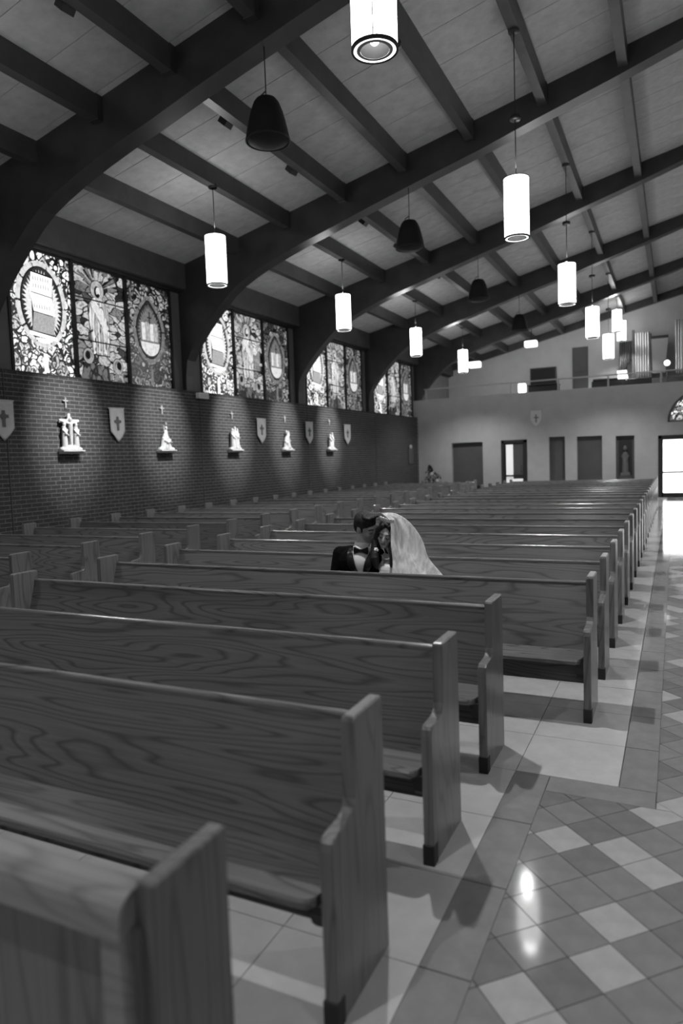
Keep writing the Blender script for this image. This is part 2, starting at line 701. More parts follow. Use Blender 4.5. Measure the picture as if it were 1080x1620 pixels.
for side in (-1, 1):
    for i in range(len(arch_y) - 1):
        for x in PUR:
            xx = x if side < 0 else 2 * XC - x + PW
            o = link('purlin', pm, 'purlin_wood', ceil)
            o.location = (xx, arch_y[i] + AW, deckz(x - PW / 2))
# dark blocks that paint in the shading at the near purlin ends
hm = MB().bbox(-PW - .012, .012, -.10, .0, -PD - .012, .02, .004).mesh('purlin_end_shade')
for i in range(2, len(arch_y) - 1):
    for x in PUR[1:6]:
        o = link('purlin_end_shade', hm, 'beam', ceil)
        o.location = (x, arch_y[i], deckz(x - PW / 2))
# deck panels
JY, JP = 8.63, .776
cols = [(-9.27, PUR[0] - PW)] + [(PUR[i], PUR[i + 1] - PW) for i in range(6)] + [(PUR[6], XC)]
restdeck = MB()
def deck_panel(mb, x0, x1, y0, y1):
    z0, z1 = deckz(x0), deckz(x1)
    vs = []
    for dz in (0, .05):
        vs += [(x0, y0, z0 + dz), (x1, y0, z1 + dz), (x1, y1, z1 + dz), (x0, y1, z0 + dz)]
    mb.add(vs, [(3, 2, 1, 0), (4, 5, 6, 7), (0, 1, 5, 4), (1, 2, 6, 5), (2, 3, 7, 6), (3, 0, 4, 7)])
for x0, x1 in cols:
    k = -21
    mesh_cache = None
    while JY + JP * k < YG:
        y0 = JY + JP * k + .005
        y1 = y0 + JP - .010
        k += 1
        if y1 < YF + .1:
            continue
        if 2.6 < y0 < 31:
            if mesh_cache is None:
                mb = MB()
                deck_panel(mb, x0 - .02, x1 + .02, 0, JP - .010)
                mesh_cache = mb.mesh('deck_panel')
            o = link('deck_panel', mesh_cache, 'deck', ceil)
            o.location = (0, y0, 0)
        else:
            deck_panel(restdeck, x0 - .02, x1 + .02, y0, min(y1, YG))
    # mirrored half
    k = -21
    while JY + JP * k < YG:
        y0 = JY + JP * k + .005
        if y0 > YF + .1:
            deck_panel(restdeck, 2 * XC - x0 + .02, 2 * XC - x1 - .02, y0, min(y0 + JP - .01, YG))
        k += 1
stuff(restdeck.build('deck_panel_field', 'deck', ceil))

# ---- left wall: brick dado, window wall, eaves beam
wl = MB()
wl.box(XW - .45, XW - .008, YF, YB, 0, ZB - .02)
wl.box(XG - .25, XG - .02, YF, YG, ZB - .4, ZB - .02)
wl.box(XG - .25, XG - .02, YF, YG, 5.34, 6.0)
wl.box(XG - .25, XG - .02, YB, YG, 0, 6.0)
# piers between the windows
WIN0 = ARCH0 + .66                   # near jamb of the glass in each bay
WL = 1.308                           # one light
for k in range(-3, 6):
    y = ARCH0 + BAY * k
    wl.box(XG - .25, XG, y - .32, y + .66, ZB - .3, 5.36)
wall_left = wl.build('wall_left', 'mortar')
struct(wall_left, 'dark brick wall below a band of stained glass windows', 'wall')
# upper piers get their own plaster faces
jm = MB().box(0, .02, -.325, .655, ZB - .25, 5.35).mesh('window_pier')
for k in range(0, 5):
    o = link('window_pier', jm, 'jamb', wall_left)
    o.location = (XG - .005, ARCH0 + BAY * k, 0)
# bricks
BL, BH = .2032, .0677
bmesh_full = MB().box(-.006, .003, .005, BL - .005, .005, BH - .005).mesh('brick')
rest = MB()
nb = 0
course = 0
z = ZB - BH
tops = []
while z > -.02:
    off = (course % 2) * BL / 2 + .04
    j = int((YF) / BL) - 1
    while True:
        y0 = j * BL + off
        j += 1
        if y0 < YF:
            continue
        if y0 + BL > YB:
            break
        # vertical joint where each arch stands behind the brick
        if any(abs(y0 + BL / 2 - (ya + .33)) < .0 for ya in arch_y):
            continue
        if 7.45 < y0 < 9.15 and z > .98:
            o = link('brick', bmesh_full, 'brick', wall_left)
            o.location = (XW - .008, y0, z)
            nb += 1
        else:
            # broken at the control joints
            rest.box(XW - .014, XW - .005, y0 + .005, y0 + BL - .005, z + .005, z + BH - .005)
    z -= BH
    course += 1
stuff(rest.build('brick_field', 'brick', wall_left))
cap = MB().box(XW - .22, XW + .002, YF, YB, ZB - .02, ZB).build('wall_top', 'brick', wall_left)
for y in arch_y[3:]:
    if y < YB:
        MB().box(XW - .004, XW + .0045, y + .305, y + .318, 0, ZB).build('control_joint', 'recess', wall_left)
eb = MB().bbox(XG, -9.27, YF, YG, 5.38, deckz(-9.27) + .03, .006).build('trim_1', 'fascia_wood')
struct(eb, 'dark timber eaves beam above the stained glass', 'trim')
hd = MB().box(XG - .02, XG + .10, YF, YG, 5.325, 5.385).build('window_header', 'black_frame', eb)

# ---- right wall, front wall (outside the frame)
wr = MB()
wr.box(XR_, XR_ + .4, YF, YB, 0, ZB)
wr.box(-XG + 2 * XC, -XG + 2 * XC + .25, YF, YG, ZB - .1, 6.0)
struct(wr.build('wall_right', 'brick'), 'dark brick wall across the nave', 'wall')
wf = MB().prism([(XW - .5, 0), (XR_ + .5, 0), (XR_ + .5, deckz(XW)), (XC, deckz(XC) + .1), (XW - .5, deckz(XW))], YF - .3, YF, 'y').build('wall_front', 'plaster')
struct(wf, 'plain plaster wall of the sanctuary', 'wall')

# ---- rear wall with balcony front, recesses and doors
ZP = 3.95                            # top of the balcony parapet
wb = MB()
openings = [(-7.94, -6.71, 0, 2.2), (-5.98, -5.05, 0, 2.2), (-4.23, -3.66, .0, 2.27), (-3.24, -2.38, .0, 2.24), (-1.92, -1.31, .55, 2.2), (-.53, 2.13, 0, 2.13)]
x = XW - .3
for (a, b, z0, z1) in openings:
    wb.box(x, a, YB, YB + .3, 0, 2.45)
    wb.box(a, b, YB, YB + .3, z1, 2.45)
    if z0 > 0:
        wb.box(a, b, YB, YB + .3, 0, z0)
    x = b
wb.box(x, XR_ + .3, YB, YB + .3, 0, 2.45)
# wall above the doors, with the half-round window cut out
RC, RZ, RR = XC, 2.60, 1.06
n = 18
arcp = [(RC + RR * math.cos(PI - PI * i / n), RZ + RR * math.sin(PI - PI * i / n)) for i in range(n + 1)]
wb.box(XW - .3, RC - RR, YB, YB + .3, 2.45, ZP)
wb.box(RC + RR, XR_ + .3, YB, YB + .3, 2.45, ZP)
wb.box(RC - RR, RC + RR, YB, YB + .3, 2.45, RZ)
for i in range(n):
    (x0, z0), (x1, z1) = arcp[i], arcp[i + 1]
    wb.prism([(x0, z0), (x1, z1), (x1, ZP), (x0, ZP)], YB, YB + .3, 'y')
wall_back = wb.build('wall_back', 'plaster')
struct(wall_back, 'pale rear wall and balcony front with tall recesses', 'wall')
for (a, b, z0, z1) in openings[:1] + openings[2:5]:
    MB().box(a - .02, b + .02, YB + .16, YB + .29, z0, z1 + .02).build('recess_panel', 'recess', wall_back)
for (a, b, z0, z1) in [openings[2], openings[0]]:
    MB().bbox(a + .15, b - .1, YB + .10, YB + .17, .42, .52, .01).build('recess_ledge', 'dark_cloth', wall_back)
# niche picture: pale standing figure on a dark panel
t = thing('niche_figure', (-1.615, YB + .10, .78), 'pale standing figure in the dark niche beside the glass doors', 'statue')
m = MB()
m.capsule((0, 0, .12), (0, 0, .75), .12, .10)
m.ball((0, 0, .98), (.07, .07, .1))
m.capsule((-.1, -.02, .7), (-.02, -.07, .52), .04)
m.capsule((.1, -.02, .7), (.02, -.07, .55), .04)
m.box(-.16, .16, -.1, .06, 0, .1)
f_ = remesh(m, 'figure', 'jamb', t, .02, 3)
MB().box(-.2, .2, -.08, .06, -.2, .01).build('pedestal', 'recess', t)
MB().box(-1.84, -1.39, YB + .145, YB + .165, .62, 2.1).build('niche_lining', 'black_frame', wall_back)

def glazed_door(name, x0, x1, ztop, leaves, mat, label):
    t = MB()
    fw = .11
    t.box(x0, x0 + fw, YB - .02, YB + .12, 0, ztop)
    t.box(x1 - fw, x1, YB - .02, YB + .12, 0, ztop)
    t.box(x0, x1, YB - .02, YB + .12, ztop - fw, ztop)
    o = t.build(name, 'black_frame')
    struct(o, label, 'door')
    w = (x1 - x0 - 2 * fw) / leaves
    for i in range(leaves):
        a, b = x0 + fw + i * w, x0 + fw + (i + 1) * w
        l = MB()
        st = .045
        l.box(a, a + st, YB + .02, YB + .07, .0, ztop - fw)
        l.box(b - st, b, YB + .02, YB + .07, .0, ztop - fw)
        l.box(a, b, YB + .02, YB + .07, ztop - fw - st, ztop - fw)
        l.box(a, b, YB + .02, YB + .07, .0, .16)
        leaf = l.build('door_leaf', 'black_frame', o)
        MB().box(a + st, b - st, YB + .04, YB + .05, .16, ztop - fw - st).build('pane', mat, leaf)
        s = b - .1 if i % 2 == 0 else a + .1
        MB().box(a + st, b - st, YB - .02, YB + .0, .84, .90).build('push_bar', 'black_frame', leaf)
        MB().tube([(s, YB - .03, .95), (s, YB - .06, 1.0), (s, YB - .06, 1.25), (s, YB - .03, 1.3)], .014).build('handle', 'black_frame', leaf)
    return o
glazed_door('door_1', -.55, 2.15, 2.15, 2, 'door_glass', 'black framed glass double doors glowing with daylight at the aisle end')
d2 = glazed_door('door_2', -6.0, -5.03, 2.22, 1, 'recess', 'narrow black framed door standing open to a lit vestibule')
lv = MB().box(-5.82, -5.56, YB + .030, YB + .039, .16, 2.05).build('glow_strip', 'vestibule_glow', d2)  # glowing strips stand in for the light of the vestibule
MB().box(-5.56, -5.2, YB + .030, YB + .039, .16, .75).build('glow_strip', 'vestibule_glow', d2)

# half-round window above the doors
hw = MB()
for i in range(n):
    (x0, z0), (x1, z1) = arcp[i], arcp[i + 1]
    s = .93
    hw.prism([(x0, z0), (x1, z1), (RC + (x1 - RC) * s, RZ + (z1 - RZ) * s), (RC + (x0 - RC) * s, RZ + (z0 - RZ) * s)], YB + .05, YB + .14, 'y')
hw.box(RC - RR, RC + RR, YB + .05, YB + .14, RZ - .01, RZ + .05)
h = hw.build('window_5', 'jamb')
struct(h, 'half-round stained glass window over the glass doors', 'window')
for i in range(6):
    a0, a1 = PI - PI * i / 6 - .02, PI - PI * (i + 1) / 6 + .02
    def pt(a, r):
        return (RC + r * math.cos(a), RZ + .05 + r * math.sin(a))
    MB().prism([pt(a0, .42), pt(a0, .93), pt((a0 + a1) / 2, .97), pt(a1, .93), pt(a1, .42)], YB + .09, YB + .1, 'y').build('pane', 'glass_leaf_bright', h)
MB().prism([pt(PI - PI * i / 10, .38) for i in range(11)], YB + .085, YB + .1, 'y').build('pane', 'glass_scene', h)
for xx in (-4.67, 6.2):
    t = thing('shield_banner', (xx, YB - .02, 2.85), 'pale shield-shaped plaque on the balcony front below the railing', 'plaque') if xx < 0 else None
    if t:
        MB().prism([(-.2, .42), (.2, .42), (.2, .1), (.12, -.06), (0, -.16), (-.12, -.06), (-.2, .1)], -.03, .02, 'y').build('shield', 'banner', t)
        MB().box(-.02, .02, -.036, -.028, -.02, .28).box(-.09, .09, -.036, -.028, .14, .18).build('emblem', 'banner_mark', t)

# balcony slab, soffit of vestibule, gable wall
bs = MB().box(XW - .3, XR_ + .3, YB + .3, YG, 3.15, 3.32).build('floor_balcony', 'plaster')
struct(bs, 'balcony floor', 'floor')
gw = MB().prism([(XW - .5, 0), (XR_ + .5, 0), (XR_ + .5, deckz(XW - .5) + .04), (XC, deckz(XC) + .04), (XW - .5, deckz(XW - .5) + .04)], YG, YG + .3, 'y').build('wall_gable', 'plaster')
struct(gw, 'pale gable wall behind the balcony', 'wall')
# vestibule behind the doors keeps the light out of the balcony void
vb = MB().box(XW - .3, XR_ + .3, YB + .9, YB + 1.0, 0, 3.2).build('wall_vestibule', 'plaster_light')
struct(vb, 'pale vestibule wall behind the doors', 'wall')
rk = MB()
for sgn in (-1, 1):
    f = (lambda q: q) if sgn < 0 else (lambda q: 2 * XC - q)
    pts = [(-9.7, deckz(-9.7)), (XC, deckz(XC)), (XC, deckz(XC) - .3), (-9.7, deckz(-9.7) - .3)]
    rk.prism([(f(a), b) for a, b in pts], YG - .15, YG, 'y')
struct(rk.build('trim_2', 'beam'), 'dark raking timber along the gable', 'trim')

# balcony railing
rl = thing('balcony_railing', (0, YB + .12, ZP), 'low metal railing along the top of the balcony parapet', 'railing')
MB().bbox(XW + .25, XR_ - .25, -.03, .03, .40, .45, .008).build('top_rail', 'rail_metal', rl)
MB().bbox(XW + .25, XR_ - .25, -.06, .06, -.02, .02, .008).build('bottom_rail', 'plaster', rl)
for xx in [-8.98, -7.36, -5.62, -3.89, -2.17, -.46, 1.26, 3.0, 4.7, 6.4, 8.1, 9.8]:
    MB().bbox(xx - .03, xx + .03, -.025, .025, 0, .41, .005).build('post', 'rail_metal', rl)

# ================================================================ STAINED GLASS
def window_bay(idx, y0, label):
    root = MB()
    d0, d1 = XG - .02, XG + .035
    H0, H1 = ZB - .12, 5.335
    for k in range(4):
        yy = y0 + WL * k
        w = .034 if 0 < k < 3 else .026
        root.box(d0, d1 + (.02 if 0 < k < 3 else 0), yy - w, yy + w, H0, H1)
    root.box(d0, d1, y0, y0 + 3 * WL, H1 - .04, H1)
    root.box(d0, d1, y0, y0 + 3 * WL, H0, H0 + .03)
    o = root.build('window_%d' % idx, 'lead')
    struct(o, label, 'window')
    r = random.Random(idx * 13)

    def put(name, poly, mat, lift=.0, th=.006, parent=o):
        # poly in (u,v): u along the wall, v height above the brick top
        me = MB().prism([(p[0], p[1]) for p in poly], 0, th, 'x').mesh(name)
        ob = link(name, me, mat, parent)
        ob.location = (XG - .005 + lift, 0, 0)
        return ob
    HT = H1 - ZB
    for li in range(3):
        a = y0 + WL * li + .03
        b = a + WL - .06
        c = (a + b) / 2
        base = ZB - .1
        def oval(cx, cz, ru, rv, p0=0, p1=2 * PI, n=24, pinch=0):
            out = []
            for i in range(n + 1):
                t = p0 + (p1 - p0) * i / n
                uu, vv = math.cos(t), math.sin(t)
                k = 1 - pinch * max(0, vv) ** 2
                out.append((cx + ru * uu * k, cz + rv * vv))
            return out
        if li in (0, 2):
            dim = li == 2
            put('border_glass', [(a, base), (b, base), (b, H1 - .03), (a, H1 - .03)], 'glass_leaf_dim' if dim else 'glass_leaf_bright')
            cz = ZB + HT * (.57 if not dim else .56)
            ru, rv = (.43, .62) if not dim else (.38, .58)
            pin = .0 if not dim else .55
            # ring of bevelled pieces round the medallion
            segs = 10
            for s in range(segs):
                t0, t1 = 2 * PI * s / segs + .03, 2 * PI * (s + 1) / segs - .03
                inn = oval(c, cz, ru, rv, t0, t1, 4, pin)
                outn = oval(c, cz, ru + .085, rv + .085, t0, t1, 4, pin)
                put('ring_pane', inn + outn[::-1], 'pane_grey' if dim else 'pane_ring', .008)
            put('medallion_lead', oval(c, cz, ru + .012, rv + .012, pinch=pin)[:-1], 'lead', .006, .004)
            put('medallion_field', oval(c, cz, ru - .02, rv - .02, pinch=pin)[:-1], 'pane_night', .010)
            # glow with a flame-like jagged edge inside the dark field
            sp_ = []
            for q in range(88):
                t = 2 * PI * q / 88
                k = (.86 + .09 * r.random()) if q % 2 else (.70 + .05 * r.random())
                sp_.append(oval(c, cz - .02, ru * k, rv * k, t, t + .01, 1, pin)[0])
            put('glow_pane', sp_, 'pane_grey' if dim else 'pane_glow', .0165, .004)
            if not dim:
                # unrolled scroll in three panes with rods
                def sc(z0, z1, s0, s1):
                    return [(c - .23 + s0, z0), (c + .20 + s0, z0 - .03), (c + .20 + s1, z1 - .03), (c - .23 + s1, z1)]
                zz = [cz - .46, cz - .14, cz + .17, cz + .50]
                sk = [.0, .045, .0, .03]
                for k in range(3):
                    put('scroll_pane', sc(zz[k] + .008, zz[k + 1] - .008, sk[k], sk[k + 1]), 'pane_white' if k else 'pane_scroll', .0245, .005)
                put('scroll_lead', sc(zz[0] - .02, zz[3] + .02, 0, .03), 'lead', .021, .003)
                for k, (z0, z1) in enumerate(((cz - .535, cz - .475),)):
                    put('scroll_rod', [(c - .29, z0 + .01), (c + .26, z0 - .04), (c + .26, z1 - .04), (c - .29, z1 + .01)], 'pane_white', .026, .01)
                # faint lettering strokes
                for rr in range(3):
                    for q in range(7):
                        uu = c - .18 + q * .05 + .01 * r.random()
                        vv = zz[2] + .08 + .0 + (0, -.33, .12)[rr]
                        put('letter_stroke', [(uu, vv), (uu + .018, vv), (uu + .014, vv + .05 + .03 * r.random()), (uu, vv + .06)], 'pane_scroll', .031, .003)
                put('foot_pane', oval(c, cz - .56, .17, .08, PI, 2 * PI, 10), 'pane_white', .022)
            else:
                # small pale building with a cross on its roof
                for k in range(4):
                    w = .10
                    x0 = c - .23 + k * .12
                    put('building_pane', [(x0, cz - .22), (x0 + w, cz - .22), (x0 + w, cz + .12), (x0, cz + .12 + (.03 if k % 2 else 0))], 'pane_ring' if k in (0, 2) else 'pane_mid', .022)
                put('building_pane', [(c - .26, cz + .14), (c + .26, cz + .12), (c + .02, cz + .36), (c - .02, cz + .36)], 'pane_grey', .022)
                put('cross_lead', [(c - .012, cz + .1), (c + .012, cz + .1), (c + .012, cz + .34), (c - .012, cz + .34)], 'lead', .030, .004)
                put('cross_lead', [(c - .06, cz + .22), (c + .06, cz + .22), (c + .06, cz + .24), (c - .06, cz + .24)], 'lead', .030, .004)
                put('hill_pane', oval(c, cz - .26, .27, .26, PI, 2 * PI, 12), 'pane_ring', .0215)
            # upright bar among the leaves below
            put('leaf_bar', [(c - .03, ZB + .06), (c + .05, ZB + .05), (c + .05, ZB + .36), (c - .03, ZB + .37)], 'pane_grey' if dim else 'pane_white', .012)
        else:
            put('cloud_glass', [(a, base), (b, base), (b, H1 - .03), (a, H1 - .03)], 'glass_cloud')
            # radiating beams behind the head
            hz = ZB + HT * .80
            c -= .05
            for s in range(13):
                t = R(20 + 140 * s / 12 + (0 if s % 2 else 3))
                for q in (0,):
                    p0 = (c + .17 * math.cos(t), hz + .17 * math.sin(t))
                    L = min(.52, (b - c - .03) / max(.05, abs(math.cos(t))), (H1 - .06 - hz) / max(.05, math.sin(t)))
                    e0 = (c + L * math.cos(t - .06), hz + L * math.sin(t - .06))
                    e1 = (c + L * math.cos(t + .06), hz + L * math.sin(t + .06))
                    put('ray_pane', [p0, e0, e1], 'pane_grey' if s % 2 else 'pane_mid', .008)
            # robed figure: halo, head, robe folds
            put('halo_lead', oval(c, hz, .17, .19)[:-1], 'lead', .012, .003)
            put('halo_pane', oval(c, hz, .155, .175)[:-1], 'pane_mid', .014, .004)
            put('halo_field', oval(c, hz, .122, .14)[:-1], 'pane_mid', .0182, .002)
            put('hair_lead', oval(c - .008, hz - .025, .072, .105)[:-1], 'lead', .0205, .002)
            put('face_pane', oval(c + .012, hz - .015, .050, .075)[:-1], 'pane_ring', .0227, .003)
            put('beard_lead', oval(c + .012, hz - .085, .034, .03)[:-1], 'lead', .0258, .002)
            zb = ZB + HT * .24
            top = hz - .14
            robe = [(c - .17, zb), (c + .22, zb), (c + .25, zb + .5), (c + .25, top - .2), (c + .12, top), (c - .1, top), (c - .24, top - .16), (c - .22, zb + .5)]
            put('robe_lead', [(c + (p[0] - c) * 1.07, p[1] + (.0 if p[1] > zb + .1 else -.02)) for p in robe], 'lead', .011, .0038)
            put('robe_glass', robe, 'glass_robe', .015)
            for s in range(6):
                u0 = c - .17 + s * .064
                put('fold_pane', [(u0, zb + .03), (u0 + .032, zb + .03), (u0 + .04 + .01 * (s % 2), zb + .55), (u0 + .012, zb + .5 + .05 * (s % 3))], 'pane_mid' if s % 2 else 'pane_ring', .022, .003)
            put('sash_pane', [(c - .17, top - .14), (c - .06, top - .03), (c + .22, top - .52), (c + .15, top - .62)], 'pane_ring', .024, .003)
            put('hand_pane', oval(c + .16, top - .28, .045, .05)[:-1], 'pane_skin', .026, .003)
            # figures at the foot of the light
            for sx, zf, hs in ((-1, ZB + .44, .12), (1, ZB + .32, .125)):
                uu = c + .05 + sx * (.36 if zf < ZB + .5 else .43)
                put('halo_lead', oval(uu, zf, hs + .012, hs + .03)[:-1], 'lead', .026, .003)
                put('halo_pane', oval(uu, zf, hs, hs + .015)[:-1], 'pane_skin', .028, .003)
                put('halo_field', oval(uu, zf, hs - .03, hs - .02)[:-1], 'pane_grey', .0312, .002)
                put('face_pane', oval(uu - sx * .015, zf - .035, .058, .085)[:-1], 'pane_skin', .0334, .002)
                put('hair_lead', oval(uu + sx * .022, zf + .012, .058, .075)[:-1], 'lead', .0356, .002)
                bz = max(ZB - .08, zf - .42)
                put('cloak_pane', [(uu - .2, bz), (uu + .2, bz), (uu + .12, zf - .12), (uu - .12, zf - .12)], 'glass_dark' if sx < 0 else 'glass_scene', .024)
            put('ground_pane', [(c - .2, ZB), (c + .2, ZB), (c + .18, ZB + .3), (c - .18, ZB + .28)], 'glass_dark', .02)
            # saddle bars
            for zz in (ZB + HT * .34, ZB + HT * .70):
                put('saddle_bar', [(a, zz), (b, zz), (b, zz + .022), (a, zz + .022)], 'lead', .035, .01)
    return o
wlab = ['stained glass window of three lights nearest the crucifixion relief', 'stained glass window of three lights above the narrow three-figure relief', 'stained glass window of three lights, second from the balcony', 'stained glass window of three lights next to the balcony']
for k in range(4):
    window_bay(k + 1, WIN0 + BAY * k, wlab[k])

# ================================================================ LAMPS
def lamp_light(name, kind, loc, energy, parent=None, **kw):
    l = bpy.data.lights.new(name, kind)
    l.energy = energy
    for k, v in kw.items():
        setattr(l, k, v)
    o = bpy.data.objects.new(name, l)
    COL.objects.link(o)
    o.location = loc
    o.parent = parent
    return o

PEND_H = .80
def make_pendant():
    root = thing('pendant_lamp', (0, 0, 0), 'x', 'lamp', 'cylinder pendant lamps hung in rows')
    r = .165
    MB().lathe([(r, .02), (r, PEND_H - .012)], 40).build('shade', 'lamp_shade', root)
    MB().lathe([(.0, PEND_H - .012), (r - .004, PEND_H - .012), (r + .004, PEND_H - .012), (r + .004, PEND_H), (0, PEND_H)], 40).build('top_cap', 'metal_dark', root)
    br = MB().lathe([(r + .005, 0), (r + .005, .022), (r - .004, .022), (r - .012, 0), (r + .005, 0)], 40).build('bottom_rim', 'metal_dark', root)
    MB().lathe([(r - .012, .004), (r - .034, .004)], 40).build('diffuser_ring', 'lamp_ring', root)
    MB().lathe([(r - .034, .004), (r - .036, .010), (r - .058, .010), (r - .060, .002)], 40).build('inner_ring', 'reflector_grey', root)
    MB().lathe([(r - .060, .004), (r - .072, .05), (r - .10, .10), (.03, .125), (0, .125)], 32).build('reflector', 'reflector_pale', root)
    MB().ball((0, 0, .075), .036, 16, 10).build('bulb', 'lamp_bulb', root)
    MB().tube([(0, 0, PEND_H), (0, 0, PEND_H + .05)], .014, 10).build('stem_socket', 'white_paint', root)
    for a, w in ((-.06, .0035), (.07, .0012), (.12, .0012), (-.16, .0012), (-.22, .0012)):
        m = MB()
        aa = R(-68) + a
        p = lambda t, q: ((r + .0015) * math.cos(t), (r + .0015) * math.sin(t), q)
        d = w / r
        m.add([p(aa - d, .022), p(aa + d, .022), p(aa + d, PEND_H - .012), p(aa - d, PEND_H - .012)], [(0, 1, 2, 3)])
        m.build('seam', 'metal_dark', root)
    return root

pend = make_pendant()
sp_src = None
used = False
def place_pendant(x, y, z, label, ztop, power=None):
    global used
    p = copy_tree(pend) if used else pend
    used = True
    p.location = (x, y, z)
    p['label'] = label
    L = ztop - z
    MB().tube([(0, 0, PEND_H + .04), (0, 0, L)], .007, 8).build('rod', 'metal_dark', p)
    MB().lathe([(0, L - .035), (.07, L - .035), (.075, L - .02), (.075, L + .02), (0, L + .02)], 20).build('canopy', 'metal_dark', p)
    s = lamp_light('bulb_light', 'SPOT', (0, 0, -.015), DOWN_W if power is None else power, p, spot_size=R(125), spot_blend=.7, shadow_soft_size=.035)
    u = lamp_light('glow_light', 'POINT', (0, 0, PEND_H + .12), 14, p, shadow_soft_size=.1)
    return p

R1, R2, PZ = -6.78, -1.95, 4.62
names1 = ['above the side pews, beside the nearest arch loudspeaker', 'above the side pews, in the bay after the second arch', 'above the side pews, in the bay after the third arch', 'above the side pews, next to the balcony']
y1 = [9.66, 14.51, 19.40, 24.35]
copies = []
for y, nm in zip([4.8] + y1, ['above the side pews, in the bay before the first arch'] + names1):
    place_pendant(R1, y, PZ, 'white cylinder pendant lamp ' + nm, deckz(R1) - PD + .012)
names2 = ['above the central pews, in front of the couple\'s row', 'above the central pews, in the bay after the first big arch', 'above the central pews, in the bay after the second arch', 'above the central pews, in the bay after the third arch', 'above the central pews, nearest the balcony']
for y, nm in zip([4.86, 9.84, 14.72, 19.42, 24.2], names2):
    place_pendant(R2, y, PZ, 'white cylinder pendant lamp ' + nm, deckz(R2) - PD + .012)
place_pendant(-1.95, 27.9, 6.03, 'white cylinder pendant lamp hung high over the balcony front', deckz(-1.95) - PD + .012, 120)
place_pendant(-1.95, 30.3, 6.03, 'white cylinder pendant lamp hung high by the gable wall', deckz(-1.95) - PD + .012, 60)
for i, y in enumerate((24.3, 19.4, 14.6, 9.7, 4.8)):
    place_pendant(2 * XC - R2, y, PZ, 'white cylinder pendant lamp across the centre aisle, %s from the balcony' % ORD[i + 1], deckz(R2) - PD + .012)
for i, y in enumerate((-.1, -5.0)):  # unseen pendants added as soft fill on the pew fronts
    for j, x in enumerate((R1, R2, 2 * XC - R2)):
        place_pendant(x, y, PZ, 'added fill pendant over the sanctuary, %s row, %s bay before the pew screen' % (ORD[j + 1], ORD[i + 1]), (deckz(x) if x < XC else deckz(2 * XC - x)) - PD + .012, 6)
# box floodlights below the last arch
for (x, z, lb) in ((-4.83, 5.62, 'white lit box floodlight below the last arch, nearer the organ'), (-6.95, 5.05, 'white lit box floodlight below the last arch, nearer the stained glass')):
    t = thing('box_floodlight', (x, ARCH0 + 4 * BAY - .12, z), lb, 'floodlight', 'box floodlights below the last arch')
    MB().bbox(-.22, .22, -.12, .12, 0, .22, .02).build('lens', 'soft_glow', t)
    MB().bbox(-.2, .2, -.1, .1, .22, .28, .01).build('housing', 'metal_dark', t)
    lamp_light('flood_light', 'SPOT', (0, .13, .1), 240, t, spot_size=R(150), spot_blend=.8, shadow_soft_size=.1).rotation_euler = (R(80), 0, 0)
    MB().tube([(0, .05, .27), (0, .12, .66)], .015, 8).build('arm', 'metal_dark', t)

# ---- small ceiling spotlights
STY = [8.68, 11.13, 13.57, 16.0, 18.6]
def spotlight(x, y, z, target, label, power=SPOT_W):
    t = thing('spotlight', (x, y, z), label, 'spotlight', 'small spotlights on the purlins')
    d = (Vector(target) - Vector((x, y, z))).normalized()
    q = d.to_track_quat('-Z', 'Y').to_matrix().to_4x4()
    MB().tube([(.03, 0, .0), (.04, 0, .06), (.05, 0, .13)], .018, 8).build('bracket', 'metal_dark', t)
    h = MB()
    for (a, b, c, e) in ((-.075, -.06, -.06, .06), (.06, .075, -.06, .06), (-.075, .075, -.075, -.06), (-.075, .075, .06, .075)):
        h.box(a, b, c, e, -.03, .045, M=q)
    h.box(-.075, .075, -.075, .075, .035, .05, M=q)
    hs = h.build('housing', 'metal_dark', t)
    MB().box(-.055, .055, -.055, .055, -.012, -.006, M=q).build('lens', 'spot_lens', hs)
    if power:
        s = lamp_light('beam', 'SPOT', d * .11, power, t, spot_size=R(21), spot_blend=1.0, shadow_soft_size=.02)
        s.rotation_euler = d.to_track_quat('-Z', 'Y').to_euler()
    return t
sx = PUR[2] - PW - .10
for i, (y, ty, lb) in enumerate([(8.56, 8.68, 'small black spotlight beside the nearest loudspeaker, aimed at the crucifixion relief'), (10.44, 11.13, 'small black spotlight aimed at the pyramid-shaped relief'), (13.38, 13.57, 'small black spotlight aimed at the three-headed relief'), (15.33, 16.0, 'small black spotlight aimed at the stooping-figure relief'), (18.27, 18.6, 'small black spotlight aimed at the farthest relief'), (5.69, 6.23, 'small black spotlight on a purlin before the first big arch')]):
    spotlight(sx, y, 6.50, (XW, ty, 2.5), lb)
spotlight(PUR[4] - PW - .03, 8.72, 6.98, (-4, 6, 0), 'small black spotlight under the purlin between the two pendant rows', 0)

